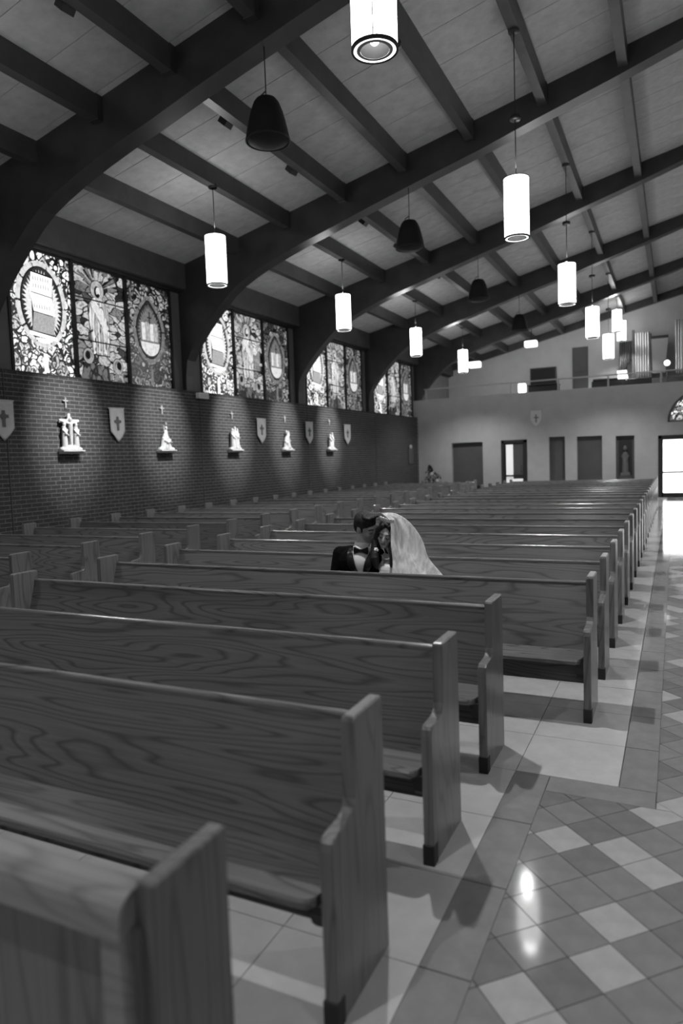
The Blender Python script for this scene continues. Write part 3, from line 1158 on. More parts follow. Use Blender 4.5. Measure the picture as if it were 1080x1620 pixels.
# ---- bell-shaped loudspeakers hanging under the arches
def loudspeaker(y, label):
    x = -4.30
    zb = 5.44
    arch_low = 6.50
    t = thing('hanging_loudspeaker', (x, y, zb), label, 'loudspeaker', 'bell loudspeakers below the arches')
    MB().lathe([(.0, .49), (.07, .49), (.115, .475), (.15, .43), (.185, .34), (.215, .23), (.24, .12), (.255, .04), (.262, .02), (.262, .0), (.25, -.005), (.245, .01)], 32).build('bell', 'speaker_black', t)
    MB().lathe([(.246, .01), (.2, -.015), (.1, -.03), (0, -.035)], 32).build('grille', 'speaker_black', t)
    MB().tube([(-.08, 0, .47), (-.08, 0, .53), (-.03, 0, .555), (0, 0, .57)], .008, 6).build('hook', 'metal_dark', t)
    MB().tube([(0, 0, .48), (0, 0, .60), (.0, 0, arch_low - zb + .05)], .007, 6).build('cable', 'metal_dark', t)
for y, lb in ((ARCH0 + .1, 'large black bell loudspeaker hung from the nearest arch'), (ARCH0 + BAY + .05, 'black bell loudspeaker hung from the second arch'), (ARCH0 + 2 * BAY, 'black bell loudspeaker hung from the third arch'), (ARCH0 + 3 * BAY, 'black bell loudspeaker hung from the fourth arch')):
    loudspeaker(y, lb)

# ================================================================ PEWS
PY0, PS = 1.7196, .9096
XL, XRE, XEND = -.9005, -.4725, -4.70
def pew_y(n):
    return PY0 + (n - 2) * PS
def end_profile():
    p = [(0, 0), (0, .555), (.006, .578), (.02, .590), (.045, .593), (.115, .596), (.145, .602), (.163, .615), (.173, .64), (.175, .67), (.175, .885), (.18, .896), (.19, .9), (.395, .9), (.404, .896), (.408, .885), (.408, 0)]
    return p
TH = .045
def make_pew(x0, x1):
    root = thing('church_pew', (0, 0, 0), 'x', 'pew')
    L = x1 - x0
    epm = MB()
    prof = end_profile()
    # bevelled panel: full outline with slightly smaller faces on both sides
    def ring(s, xx):
        cx, cz = .2, .45
        return [(xx, cx + (a - cx) * (1 - s / .2 if True else 1), cz + (b - cz) * (1 - s / .45)) for a, b in prof]
    n = len(prof)
    vs = ring(.006, 0) + ring(0, .006) + ring(0, TH - .006) + ring(.006, TH)
    fs = [tuple(range(n))[::-1], tuple(3 * n + i for i in range(n))]
    for k in range(3):
        fs += [(k * n + i, k * n + (i + 1) % n, (k + 1) * n + (i + 1) % n, (k + 1) * n + i) for i in range(n)]
    epm.add(vs, fs)
    me = epm.mesh('end_panel')
    fm = MB().bbox(-.004, TH + .001, -.006, .05, 0, .09, .003).mesh('base_block')  # dark block at the front bottom of the end panel
    for xx in (x0, x1 - TH):
        e = link('end_panel', me, 'oak_along_z', root)
        e.location = (xx, 0, 0)
        f = link('base_block', fm, 'pew_dark', e)
        f.location = (.0015, 0, 0)
    a, b = x0 + TH - .003, x1 - TH + .003
    # backrest: sloping board that runs on below the seat
    sl = .326
    yb = lambda z: .235 + (z - .39) * sl
    MB().prism([(yb(.2), .2), (yb(.81), .81), (yb(.81) + .026, .81), (yb(.2) + .026, .2)], a, b, 'x').build('backrest', 'oak_along_x', root)
    MB().prism([(.369, .806), (.369, .822), (.373, .829), (.380, .832), (.396, .832), (.404, .828), (.406, .820), (.406, .806)], a, b, 'x').build('cap_rail', 'oak_along_x', root)
    # seat with rounded front corners
    rr = .05
    out = [(a + .012, .26), (a + .012, -.02 + rr + .03)]
    for i in range(5):
        t = PI + PI / 2 * i / 4
        out.append((a + .02 + rr + rr * math.cos(t), -.02 + rr + rr * math.sin(t)))
    for i in range(5):
        t = 1.5 * PI + PI / 2 * i / 4
        out.append((b - .02 - rr + rr * math.cos(t), -.02 + rr + rr * math.sin(t)))
    out += [(b - .012, -.02 + rr + .03), (b - .012, .26)]
    m = MB()
    n = len(out)
    lay = [(0, .372), (-.004, .376), (-.004, .394), (.004, .402)]
    vs = []
    for ins, zz in lay:
        for (px, py) in out:
            vs.append((px, py + ins if py < .1 else py, zz))
    fs = [tuple(range(n))[::-1], tuple(3 * n + i for i in range(n))]
    for k in range(3):
        fs += [(k * n + i, k * n + (i + 1) % n, (k + 1) * n + (i + 1) % n, (k + 1) * n + i) for i in range(n)]
    m.add(vs, fs)
    m.build('seat', 'oak_along_x', root)
    bk = MB().prism([(.01, .374), (.01, .345), (.03, .30), (.055, .275), (.085, .275), (.11, .30), (.2, .374)], 0, .05, 'x').mesh('seat_bracket')
    for xx in (a, b - .05):
        o = link('seat_bracket', bk, 'pew_dark', root)
        o.location = (xx, 0, 0)
    if L > 3.5:
        for xx in ((x0 + x1) / 2,):
            MB().prism([(.05, 0), (.05, .374), (.2, .374), (.2, 0)], xx - .02, xx + .02, 'x').build('centre_support', 'oak_along_z', root)
    return root

proto = {}
def place_pew(kind, x0, x1, n, label, group):
    if kind in proto:
        o = copy_tree(proto[kind])
    else:
        o = proto[kind] = make_pew(x0, x1)
    o.location = (0, pew_y(n), 0)
    o['label'] = label
    o['group'] = group
CN = 6                       # the couple sit in row 6
for n in range(2, 25):
    d = n - CN
    if d < 0:
        lb = 'oak pew in the central block, %s row%s in front of the couple\'s own' % (NUM[-d], '' if d == -1 else 's')
    elif d == 0:
        lb = 'oak pew in the central block that the couple sit on'
    else:
        lb = 'oak pew in the central block, %s row%s behind the couple' % (NUM[d], '' if d == 1 else 's')
    if n <= 4:
        place_pew('short', XEND, XL, n, lb, 'central pews')
    else:
        place_pew('long', XEND, XRE, n, lb, 'central pews')
for n in range(3, 25):
    d = n - CN
    where = 'level with the couple\'s row' if d == 0 else '%s row%s %s the couple\'s' % (NUM[abs(d)], '' if abs(d) == 1 else 's', 'behind' if d > 0 else 'in front of')
    place_pew('side', -8.95, -5.80, n, 'oak side pew by the brick wall, ' + where, 'side pews along the brick wall')

# framed screen in front of the first pew
sc = thing('pew_screen', (0, pew_y(1), 0), 'framed oak screen standing in front of the first central pew', 'screen')
MB().bbox(XL - TH, XL, .165, .408, 0, .9, .006).build('end_panel', 'oak_along_z', sc)
MB().bbox(XEND, XEND + TH, .165, .408, 0, .9, .006).build('end_panel', 'oak_along_z', sc)
MB().prism([(.118, .80), (.118, .850), (.124, .866), (.138, .878), (.156, .884), (.195, .884), (.208, .876), (.208, .80)], XEND + TH, XL - TH, 'x').build('top_rail', 'oak_pale', sc)
MB().bbox(XL - TH - .065, XL - TH + .001, .125, .20, 0, .81, .008).build('stile', 'oak_pale', sc)
MB().bbox(XEND + TH, XEND + TH + .065, .125, .20, 0, .81, .008).build('stile', 'oak_pale', sc)
for k in range(1, 4):
    xx = XEND + (XL - XEND) * k / 4
    MB().bbox(xx - .04, xx + .04, .125, .20, 0, .81, .008).build('stile', 'oak_pale', sc)
MB().bbox(XEND + TH, XL - TH, .12, .20, 0, .12, .008).build('bottom_rail', 'oak_along_x', sc)
for k in range(4):
    a = XEND + (XL - XEND) * k / 4 + .03
    b = XEND + (XL - XEND) * (k + 1) / 4 - .03
    MB().box(a, b, .15, .18, .1, .81).build('field_panel', 'oak_along_z', sc)

# ================================================================ WALL ORNAMENTS
# five relief groups
def station(i, y, label):
    t = thing('wall_relief', (XW + .01, y, 1.965), label, 'relief', 'carved reliefs along the brick wall')
    led = MB()
    led.prism([(0, 0), (.10, 0), (.115, .018), (.115, .03), (0, .03)], -.22, .22, 'y')
    l = led.build('ledge', 'statue', t)
    MB().box(0, .135, -.235, .235, .038, .062).box(0, .11, -.215, .215, .028, .04).build('moulding', 'statue', l)
    m = MB()
    r = random.Random(40 + i)
    def fig(u, d, h, lean=0, w=.045, arms=1):
        # u along the wall, d out of the wall, h height
        z0 = .10
        m.capsule((d, u, z0), (d, u + lean * .5, z0 + h * .55), w * 1.15, w * .95)
        m.capsule((d, u + lean * .5, z0 + h * .55), (d, u + lean, z0 + h * .8), w * .95, w * .8)
        m.ball((d + .01, u + lean * 1.15, z0 + h * .93), (.032, .030, .042), 10, 7)
        if arms:
            m.capsule((d + .02, u + lean - w, z0 + h * .72), (d + .06, u + lean * .6 + w * .6, z0 + h * .5), .016)
            m.capsule((d + .02, u + lean + w, z0 + h * .72), (d + .06, u + lean * .6 - w * .4, z0 + h * .55), .016)
    # rocky ground
    for k in range(9):
        u = -.19 + .38 * k / 8
        m.ball((.05, u, .075), (.06, .042, .035 + .055 * (1 - abs(u) / .2)), 8, 6)
    if i == 0:
        m.box(.02, .05, -.03, .03, .08, .68)
        m.box(.02, .05, -.21, .21, .52, .585)
        m.ball((.075, .0, .575), (.03, .03, .042), 10, 7)
        m.capsule((.07, 0, .50), (.07, 0, .34), .042, .032)
        m.capsule((.07, -.012, .34), (.07, -.005, .10), .024, .016)
        m.capsule((.07, .016, .34), (.07, .008, .10), .024, .016)
        for s in (-1, 1):
            m.capsule((.07, s * .03, .51), (.06, s * .19, .55), .017, .013)
            fig(s * .125, .05, .42, 0, .048)
            m.capsule((.05, s * .13, .1), (.05, s * .13, .44), .052, .034)
    elif i == 1:
        m.capsule((.05, 0, .12), (.05, .01, .42), .07, .04)
        m.ball((.055, .02, .50), (.03, .03, .04), 10, 7)
        m.ball((.055, .03, .585), (.02, .02, .03), 8, 6)
        m.capsule((.05, -.03, .40), (.06, -.06, .54), .014)
        fig(-.10, .05, .26, .04)
        fig(.10, .05, .22, -.04)
        m.capsule((.05, .04, .3), (.06, .14, .26), .018)
        fig(-.03, .08, .2, .0)
    elif i == 2:
        for u, h in ((-.10, .44), (0, .49), (.09, .45)):
            fig(u, .05, h, 0, .055)
        m.capsule((.06, -.02, .12), (.07, .0, .4), .06, .05)
        m.capsule((.06, .08, .12), (.06, .16, .14), .03)
    elif i == 3:
        m.capsule((.05, .02, .12), (.05, -.03, .34), .09, .06)
        m.capsule((.05, -.03, .34), (.06, .04, .44), .055, .045)
        m.ball((.06, .05, .50), (.033, .032, .042), 10, 7)
        m.capsule((.06, -.06, .50), (.06, .13, .28), .022, .022)
        m.ball((.06, -.05, .53), (.03, .04, .03), 8, 6)
        fig(-.12, .05, .24, .02)
    else:
        fig(-.08, .05, .40, .0, .05)
        fig(.06, .05, .46, .0, .055)
        m.capsule((.06, -.05, .12), (.06, .05, .3), .06, .05)
    remesh(m, 'figures', 'statue', t, .008, 1)
    c = thing('wall_cross', (XW, y - .02, 2.745), 'small thin cross on the bricks above the ' + label.split(' relief')[0].split('white ')[1] + ' relief', 'cross', 'small crosses above the reliefs')
    MB().bbox(0, .03, -.011, .011, 0, .17, .003).build('upright', 'plaster', c)
    MB().bbox(0, .03, -.055, .055, .105, .127, .003).build('crossbar', 'plaster', c)
slab = ['white crucifixion relief with two standing figures on a ledge', 'white pyramid-shaped relief with a raised figure on a ledge', 'white three-headed relief of close-set figures on a ledge', 'white stooping-figure relief on a ledge', 'white two-figure relief on a ledge, farthest along the wall']
for i, y in enumerate(STY):
    station(i, y, slab[i])

def wall_banner(y, w, label, tilt=0):
    t = thing('wall_banner', (XW + .03, y, 2.79), label, 'banner', 'pointed banners between the reliefs')
    m = MB()
    nz, nu = 10, 8
    vs, fs = [], []
    hs, ht = .42, .62
    for i in range(nz + 1):
        for j in range(nu + 1):
            u = -w / 2 + w * j / nu
            bot = hs + (ht - hs) * (1 - abs(u) / (w / 2))
            zz = -bot * i / nz
            vs.append((.008 * math.sin(j * 1.3) * i / nz, u, zz))
    for i in range(nz):
        for j in range(nu):
            a = i * (nu + 1) + j
            fs.append((a, a + 1, a + nu + 2, a + nu + 1))
    m.add(vs, fs, True)
    o = m.build('cloth', 'banner', t)
    sd = o.modifiers.new('t', 'SOLIDIFY')
    sd.thickness = .006
    MB().tube([(.0, -w / 2 - .015, .005), (0, w / 2 + .015, .005)], .010, 8).build('rod', 'banner', t)
    e = MB()
    e.box(.010, .016, -.026, .026, -.40, -.15)
    e.box(.010, .016, -.085, .085, -.265, -.215)
    e.ball((.012, 0, -.24), (.006, .055, .055), 10, 6)
    e.build('emblem', 'banner_mark', t)
    MB().tube([(0, 0 - .1, .005), (-.015, .0, .26), (0, .1, .005)], .002, 4).build('cord', 'metal_dark', t)
    t.rotation_euler = (tilt, 0, 0)
for y, w, lb, ti in ((7.42, .38, 'pale pointed banner with a dark cross, short of the crucifixion relief', .0), (9.83, .37, 'pale pointed banner with a dark cross, just past the crucifixion relief', .03), (14.80, .41, 'pale pointed banner past the three-headed relief', 0), (17.3, .43, 'pale pointed banner past the stooping-figure relief', 0), (19.82, .47, 'pale pointed banner past the farthest relief', 0)):
    wall_banner(y, w, lb, ti)
# small white box on top of the brick at the second arch
t = thing('wall_box', (XW + .002, 12.42, 3.13), 'small white box on the brick below the second arch', 'box')
MB().bbox(0, .10, -.17, .17, 0, .12, .006).build('case', 'white_paint', t)
MB().box(.095, .104, -.15, .15, .02, .10).build('cover', 'banner', t)
# tall narrow plaque near the balcony corner
t = thing('wall_plaque', (XW + .002, 25.6, 1.45), 'tall narrow plaque on the brick wall near the balcony', 'plaque')
MB().bbox(0, .03, -.26, .26, 0, .66, .006).build('board', 'recess', t)
MB().ball((.02, 0, .66), (.02, .15, .08), 12, 8).build('crest', 'plaster', t)

# dark leafy arrangement in the far corner
t = thing('flower_stand', (-8.55, 25.9, 0), 'dark leafy arrangement with pale blooms in the corner below the balcony', 'plant')
MB().lathe([(0, 0), (.16, 0), (.2, .3), (.22, .34), (0, .34)], 16).build('pot', 'metal_dark', t)
m = MB()
r = random.Random(3)
for k in range(260):
    u = r.random()
    h = .35 + 1.0 * r.random() ** 1.2
    sp = .75 * (1.25 - h) + .1
    a = r.random() * 2 * PI
    d = sp * math.sqrt(r.random())
    c = Vector((d * math.cos(a) + .25 * (1 - h), d * math.sin(a) * .5, h))
    q = Matrix.Translation(c) @ Matrix.Rotation(r.random() * 6, 4, 'Z') @ Matrix.Rotation(r.random() * 2 - 1, 4, 'X')
    m.add([(0, -.06, 0), (.035, 0, .015), (0, .09, 0), (-.035, 0, .015)], [(0, 1, 2), (0, 2, 3)], M=q)
stuff(m.build('foliage', 'leaf_dark', t))
for (u, v, z_) in ((.30, -.3, .78), (.55, -.32, .56), (.72, -.3, .58), (.1, -.3, 1.05)):
    m = MB()
    for k in range(6):
        a = k * PI / 3
        m.ball((u + .035 * math.cos(a), v, z_ + .035 * math.sin(a)), (.03, .02, .03), 8, 6)
    m.ball((u, v - .015, z_), .02, 8, 6)
    m.build('bloom', 'flower', t)

# low white wedge beside the glass doors
t = thing('white_wedge', (-.78, 25.6, 0), 'low white wedge beside the glass doors', 'ramp')
MB().prism([(-.16, .0), (.16, .0), (.16, .54), (.12, .54), (-.16, .08)], -.03, .03, 'y').build('board', 'white_paint', t)
MB().prism([(-.16, .075), (-.16, .095), (.12, .555), (.16, .555), (.16, .535), (.125, .535)], -.045, .045, 'y').build('edge', 'plaster_light', t)

# ================================================================ BALCONY THINGS
ZF = 3.32
t = thing('wall_screen', (-5.22, YG - .02, 4.66), 'wide black screen on the gable wall above the balcony', 'screen')
MB().bbox(-.56, .56, -.06, 0, 0, .75, .01).build('case', 'black_frame', t)
MB().box(-.52, .52, -.064, -.058, .04, .71).build('face', 'dark_cloth', t)
t = struct(MB().box(-4.0, -3.36, YG - .03, YG, ZF, 6.14).build('door_3', 'recess'), 'tall dull door in the gable wall', 'door')
for (a, b) in ((ZF + .1, 5.0), (5.1, 6.05)):
    MB().bbox(-3.93, -3.43, YG - .05, YG - .028, a, b, .01).build('door_panel', 'recess', t)
MB().ball((-3.44, YG - .07, 4.35), .03, 8, 6).build('handle', 'metal_dark', t)
# organ: stepped dark pipes and bright pipe ranks in cases
og = thing('pipe_organ', (-1.0, YG - .5, ZF), 'pipe organ with stepped dark pipes and bright metal ranks on the balcony', 'organ')
MB().bbox(-1.15, 1.9, -.25, .45, 0, 1.2, .01).build('case', 'recess', og)
for k in range(7):
    h = 2.75 - .2 * k if k < 4 else 2.75
    x = -1.05 + k * .075
    MB().lathe([(.0, 1.2 + .16 * k), (.03, 1.2 + .16 * k), (.035, 1.3 + .16 * k), (.035, 2.78), (0, 2.78)], 10, M=Matrix.Translation((x, -.1, 0))).build('dark_pipe', 'metal_dark', og)
for x0, cnt, z0, z1 in ((-.45, 6, 1.45, 3.05), (1.02, 4, 1.5, 3.4)):
    for k in range(cnt):
        MB().lathe([(.0, z0 - .2), (.02, z0 - .2), (.045, z0), (.045, z1), (.04, z1 + .02), (0, z1 + .02)], 12, M=Matrix.Translation((x0 + k * .092, -.15, 0))).build('bright_pipe', 'pipe_metal', og)
MB().prism([(.16, 1.4), (.62, 1.4), (.72, 2.75), (.12, 2.75)], -.3, -.1, 'y').build('swell_box', 'plaster_light', og)
MB().box(.12, .74, -.32, -.1, 2.76, 2.86).build('swell_lid', 'black_frame', og)
MB().bbox(-.6, -.5, -.2, 0, 1.2, 3.2, .005).build('case_post', 'recess', og)
MB().bbox(.05, .12, -.2, 0, 1.2, 3.0, .005).build('case_post', 'recess', og)
t = thing('organ_console', (-1.9, 28.2, ZF), 'low black console behind the balcony railing', 'console')
MB().bbox(-.95, 1.1, -.35, .35, 0, .98, .02).build('body', 'black_frame', t)
MB().bbox(-.9, .2, -.38, .1, .97, 1.06, .02).build('lid', 'black_frame', t)
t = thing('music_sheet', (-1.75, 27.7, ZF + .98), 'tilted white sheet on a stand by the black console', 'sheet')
MB().prism([(-.16, 0), (.18, 0), (.13, .3), (-.19, .3)], -.01, .01, 'y').build('paper', 'soft_glow', t)  # the paper itself glows, its brightness is put into the material
MB().tube([(0, .03, -.98), (0, .03, .1)], .012, 6).build('stand', 'metal_dark', t)
t = thing('globe_lamp', (-.3, 29.9, 4.98), 'small glowing globe lamp beside the bright organ pipes', 'lamp')
MB().ball((0, 0, 0), .11, 16, 10).build('globe', 'soft_glow', t)
MB().tube([(0, 0, -.1), (0, 0, -1.65)], .015, 6).build('stem', 'metal_dark', t)
MB().lathe([(0, -1.65), (.12, -1.65), (.12, -1.62), (0, -1.6)], 12).build('base', 'metal_dark', t)
t = thing('lamp_box', (-5.25, 27.0, ZF), 'small white lit box lamp behind the railing beside a dark chest', 'lamp')
MB().bbox(-.14, .14, -.1, .1, .68, 1.02, .03).build('shade', 'soft_glow', t)
MB().tube([(0, 0, 0), (0, 0, .7)], .02, 8).build('stand', 'metal_dark', t)
t = thing('chest', (-4.5, 27.3, ZF), 'dark chest behind the railing beside a lit lamp', 'chest')
MB().bbox(-.55, .55, -.25, .25, 0, .9, .02).build('body', 'black_frame', t)
MB().bbox(-.57, .57, -.27, .27, .9, .95, .01).build('lid', 'black_frame', t)

# ================================================================ THE COUPLE
def frame(loc, yaw, pitch, roll):
    """local +Y is where the face looks, +Z up"""
    return Matrix.Translation(loc) @ Matrix.Rotation(yaw, 4, 'Z') @ Matrix.Rotation(roll, 4, 'Y') @ Matrix.Rotation(pitch, 4, 'X')

def head_shapes(m, M, k=1.0):
    m.ball((0, -.012 * k, .035 * k), (.074 * k, .094 * k, .088 * k), 20, 14, M)      # skull
    m.ball((0, .028 * k, -.03 * k), (.060 * k, .062 * k, .078 * k), 18, 12, M)        # face
    m.ball((0, .046 * k, -.082 * k), (.036 * k, .036 * k, .032 * k), 12, 8, M)        # chin
    m.ball((0, .076 * k, .030 * k), (.050 * k, .016 * k, .018 * k), 12, 8, M)         # brow
    for s in (-1, 1):
        m.ball((s * .036 * k, .062 * k, -.020 * k), (.024 * k, .024 * k, .022 * k), 10, 8, M)   # cheeks
        m.ball((s * .030 * k, .079 * k, .008 * k), (.016 * k, .010 * k, .010 * k), 10, 8, M)    # lids
        m.ball((s * .074 * k, -.012 * k, .0), (.012 * k, .020 * k, .030 * k), 10, 8, M)         # ears
    m.capsule((0, .086 * k, .018 * k), (0, .106 * k, -.022 * k), .010 * k, .014 * k, M)          # nose
    m.ball((0, .090 * k, -.050 * k), (.024 * k, .012 * k, .009 * k), 10, 8, M)                   # mouth

def hand(m, wrist, palm, axis_f, axis_s):
    """palm ball and five bent fingers"""
    wrist, palm, f, s = Vector(wrist), Vector(palm), Vector(axis_f).normalized(), Vector(axis_s).normalized()
    n = f.cross(s)
    m.capsule(wrist, palm, .024, .030)
    for k, L in enumerate((.062, .074, .07, .054)):
        b = palm + s * (-.027 + .018 * k) + f * .03
        a = b + f * L * .55 - n * .010
        m.capsule(b, a, .0095, .0088)
        m.capsule(a, a + f * L * .42 - n * .024, .0088, .0078)
    tb = palm - s * .03
    m.capsule(tb, tb - s * .022 + f * .035, .011, .010)
    m.capsule(tb - s * .022 + f * .035, tb - s * .014 + f * .066 - n * .01, .010, .0085)

SEATZ = .40
# ---- groom
GX, GY = -2.495, pew_y(CN) + .145
gh = frame((-2.415, GY - .02, 1.100), R(180 + 64), R(-20), R(14))      # head looks towards the bride and down
m = MB()
head_shapes(m, gh, 1.08)
m.capsule((GX + .03, GY - .01, .90), gh @ Vector((0, -.03, -.06)), .062, .058)
m.ball((GX, GY, .80), (.19, .11, .14))
m.ball((GX, GY + .01, .62), (.165, .11, .16))
m.ball((GX, GY, .47), (.18, .14, .10))
for s in (-1, 1):
    sh = Vector((GX + (.165 if s > 0 else -.19), GY, .865))
    el = Vector((GX + (.175 if s > 0 else -.235), GY - .04, .62))
    wr = Vector((GX + s * .10, GY - .27, .56))
    m.capsule((GX + s * .1, GY, .86), sh, .07, .06)
    m.capsule(sh, el, .056, .044)
    m.capsule(el, wr, .042, .028)
    hand(m, wr, wr + Vector((-s * .03, -.07, -.012)), (-s * .35, -1, -.15), (s, -.35, 0))
    hp, kn, an = Vector((GX + s * .09, GY - .02, .49)), Vector((GX + s * .12, GY - .45, .50)), Vector((GX + s * .12, GY - .40, .09))
    m.capsule(hp, kn, .085, .062)
    m.capsule(kn, an, .058, .040)
    m.capsule(an + Vector((0, .03, -.045)), an + Vector((0, -.16, -.055)), .036, .032)
groom = remesh(m, 'person', 'skin', None, .007, 3)
tag(groom, 'person in black tuxedo and bow tie leaning towards the veiled person', 'person')
# suit
m = MB()
m.ball((GX, GY, .80), (.215, .135, .15))
m.ball((GX, GY + .005, .62), (.19, .135, .17))
m.ball((GX, GY, .47), (.2, .16, .11))
for s in (-1, 1):
    sh = Vector((GX + (.165 if s > 0 else -.19), GY, .868))
    el = Vector((GX + (.175 if s > 0 else -.235), GY - .04, .62))
    wr = Vector((GX + s * .105, GY - .255, .56))
    m.capsule((GX + s * .085, GY + .01, .885), sh, .062, .066)
    m.capsule(sh, el, .070, .056)
    m.capsule(el, wr, .055, .042)
jk = remesh(m, 'jacket', 'tuxedo', groom, .008, 3)
m = MB()
for s in (-1, 1):
    hp, kn, an = Vector((GX + s * .09, GY - .02, .49)), Vector((GX + s * .12, GY - .45, .50)), Vector((GX + s * .12, GY - .40, .10))
    m.capsule(hp, kn, .097, .075)
    m.capsule(kn, an, .073, .058)
remesh(m, 'trousers', 'tuxedo', groom, .010, 3)
m = MB()
for s in (-1, 1):
    m.capsule((GX + s * .12, GY - .36, .055), (GX + s * .12, GY - .58, .045), .047, .042)
remesh(m, 'shoes', 'satin', groom, .008, 2)
# shirt front: a curved wedge on the chest that follows the jacket
def chest_patch(name, mat, outline, lift, nrow=14):
    """panel on the jacket front: outline gives (z, u_left, u_right)"""
    vs, fs = [], []
    ncol = 8
    for (z, u0, u1) in outline:
        for j in range(ncol + 1):
            u = u0 + (u1 - u0) * j / ncol
            best = 0
            for (cz, rx, ry, rz, cy) in ((.80, .215, .135, .15, 0), (.62, .19, .135, .17, .005)):
                q = 1 - (u / rx) ** 2 - ((z - cz) / rz) ** 2
                if q > 0:
                    best = max(best, ry * math.sqrt(q) - cy)
            best = max(best, .055)
            vs.append((GX + u, GY - best - lift, z))
    for i in range(len(outline) - 1):
        for j in range(ncol):
            a = i * (ncol + 1) + j
            fs.append((a, a + 1, a + ncol + 2, a + ncol + 1))
    o = MB().add(vs, fs, True).build(name, mat, groom)
    sd = o.modifiers.new('t', 'SOLIDIFY')
    sd.thickness = .008
    sd.offset = 0
    return o
cxs = .055                      # the chest opening sits to the side the torso is turned
chest_patch('shirt', 'shirt', [(.945 - .26 * i / 12, cxs - .082 * (1 - i / 12) - .004, cxs + .082 * (1 - i / 12) + .004) for i in range(13)], .004)
chest_patch('lapel', 'satin', [(.93 - .27 * i / 12, cxs - .086 * (1 - i / 12) - .05 * math.sin(PI * (.15 + .85 * i / 12)) - .012, cxs - .08 * (1 - i / 12) - .004) for i in range(13)], .010)
chest_patch('lapel', 'satin', [(.93 - .27 * i / 12, cxs + .08 * (1 - i / 12) + .004, cxs + .086 * (1 - i / 12) + .05 * math.sin(PI * (.15 + .85 * i / 12)) + .012) for i in range(13)], .010)
# collar band
m = MB()
nv = Vector((GX + .035, GY - .012, .935))
axis = (gh @ Vector((0, -.03, -.06)) - nv).normalized()
q = axis.to_track_quat('Z', 'Y').to_matrix().to_4x4()
m.lathe([(.083, -.035), (.073, .035), (.068, .035), (.078, -.035), (.083, -.035)], 24, M=Matrix.Translation(nv) @ q)
m.build('collar', 'shirt', groom)
bt = Vector((GX + .062, GY - .112, .918))
m = MB()
for s in (-1, 1):
    m.prism([(s * .008, -.010), (s * .062, -.030), (s * .066, .0), (s * .062, .030), (s * .008, .010)], -.014, .010, 'y', M=Matrix.Translation(bt))
m.ball(bt, (.014, .018, .014), 8, 6)
m.build('bow_tie', 'satin', groom)
# boutonniere
bp = Vector((GX + .20, GY - .115, .925))
m = MB()
for k in range(7):
    a = k * 2 * PI / 7
    m.ball(bp + Vector((.016 * math.cos(a), -.004, .013 * math.sin(a))), (.014, .010, .012), 8, 6)
m.ball(bp + Vector((0, -.01, 0)), .012, 8, 6)
o = m.build('boutonniere', 'petal', groom)
MB().tube([bp, bp + Vector((.004, .004, -.05))], .004, 6).build('flower_stem', 'petal', o)
# hair
m = MB()
m.ball((0, -.020, .064), (.088, .106, .090), 20, 14, gh)
m.ball((0, -.060, .015), (.080, .066, .090), 18, 12, gh)
m.ball((0, .042, .100), (.064, .042, .042), 14, 10, gh)
for k in range(16):
    a = -.06 + .12 * rng.random()
    m.ball((a, .01 + .06 * rng.random(), .128 + .012 * rng.random()), (.022, .03, .016), 8, 6, gh)
for s in (-1, 1):
    m.capsule((s * .074, .018, .03), (s * .073, .02, -.012), .010, .007, gh)
remesh(m, 'hair', 'hair', groom, .006, 2)
for s in (-1, 1):
    MB().tube([gh @ Vector((s * .018, .103, .034)), gh @ Vector((s * .036, .100, .041)), gh @ Vector((s * .056, .086, .036))], .005, 6).build('eyebrow', 'hair', groom)
    MB().tube([gh @ Vector((s * .02, .096, .004)), gh @ Vector((s * .033, .096, .000)), gh @ Vector((s * .046, .088, .004))], .0025, 6).build('eyelashes', 'hair', groom)
MB().ball((0, .105, -.054), (.022, .007, .006), 10, 6, gh).build('lips', 'lip', groom)

# ---- bride
BX, BY = -2.14, pew_y(CN) + .15
bh = frame((-2.218, BY - .05, 1.052), R(180 + 10), R(-16), R(-14))
m = MB()
head_shapes(m, bh, .98)
m.capsule((BX - .015, BY - .02, .88), bh @ Vector((0, -.02, -.06)), .05, .047)
m.ball((BX, BY, .77), (.155, .095, .13))
m.ball((BX, BY, .60), (.12, .09, .15))
m.ball((BX, BY, .47), (.17, .14, .10))
for s in (-1, 1):
    m.ball((BX + s * .06, BY - .075, .755), (.055, .05, .055))
    sh = Vector((BX + s * .155, BY, .84))
    el = Vector((BX + (.19 if s > 0 else -.15), BY - .05, .60))
    wr = Vector((BX + s * .05, BY - .26, .57))
    m.capsule((BX + s * .06, BY, .845), sh, .05, .045)
    m.capsule(sh, el, .042, .035)
    m.capsule(el, wr, .034, .023)
    hand(m, wr, wr + Vector((-s * .02, -.06, -.01)), (-s * .5, -1, -.15), (s, -.5, 0))
    hp, kn, an = Vector((BX + s * .08, BY - .02, .48)), Vector((BX + s * .09, BY - .42, .49)), Vector((BX + s * .09, BY - .38, .09))
    m.capsule(hp, kn, .08, .058)
    m.capsule(kn, an, .05, .035)
    m.capsule(an + Vector((0, .02, -.05)), an + Vector((0, -.14, -.06)), .03, .027)
bride = remesh(m, 'person', 'skin', None, .007, 3)
tag(bride, 'person in white bridal gown with tiara and long veil', 'person')
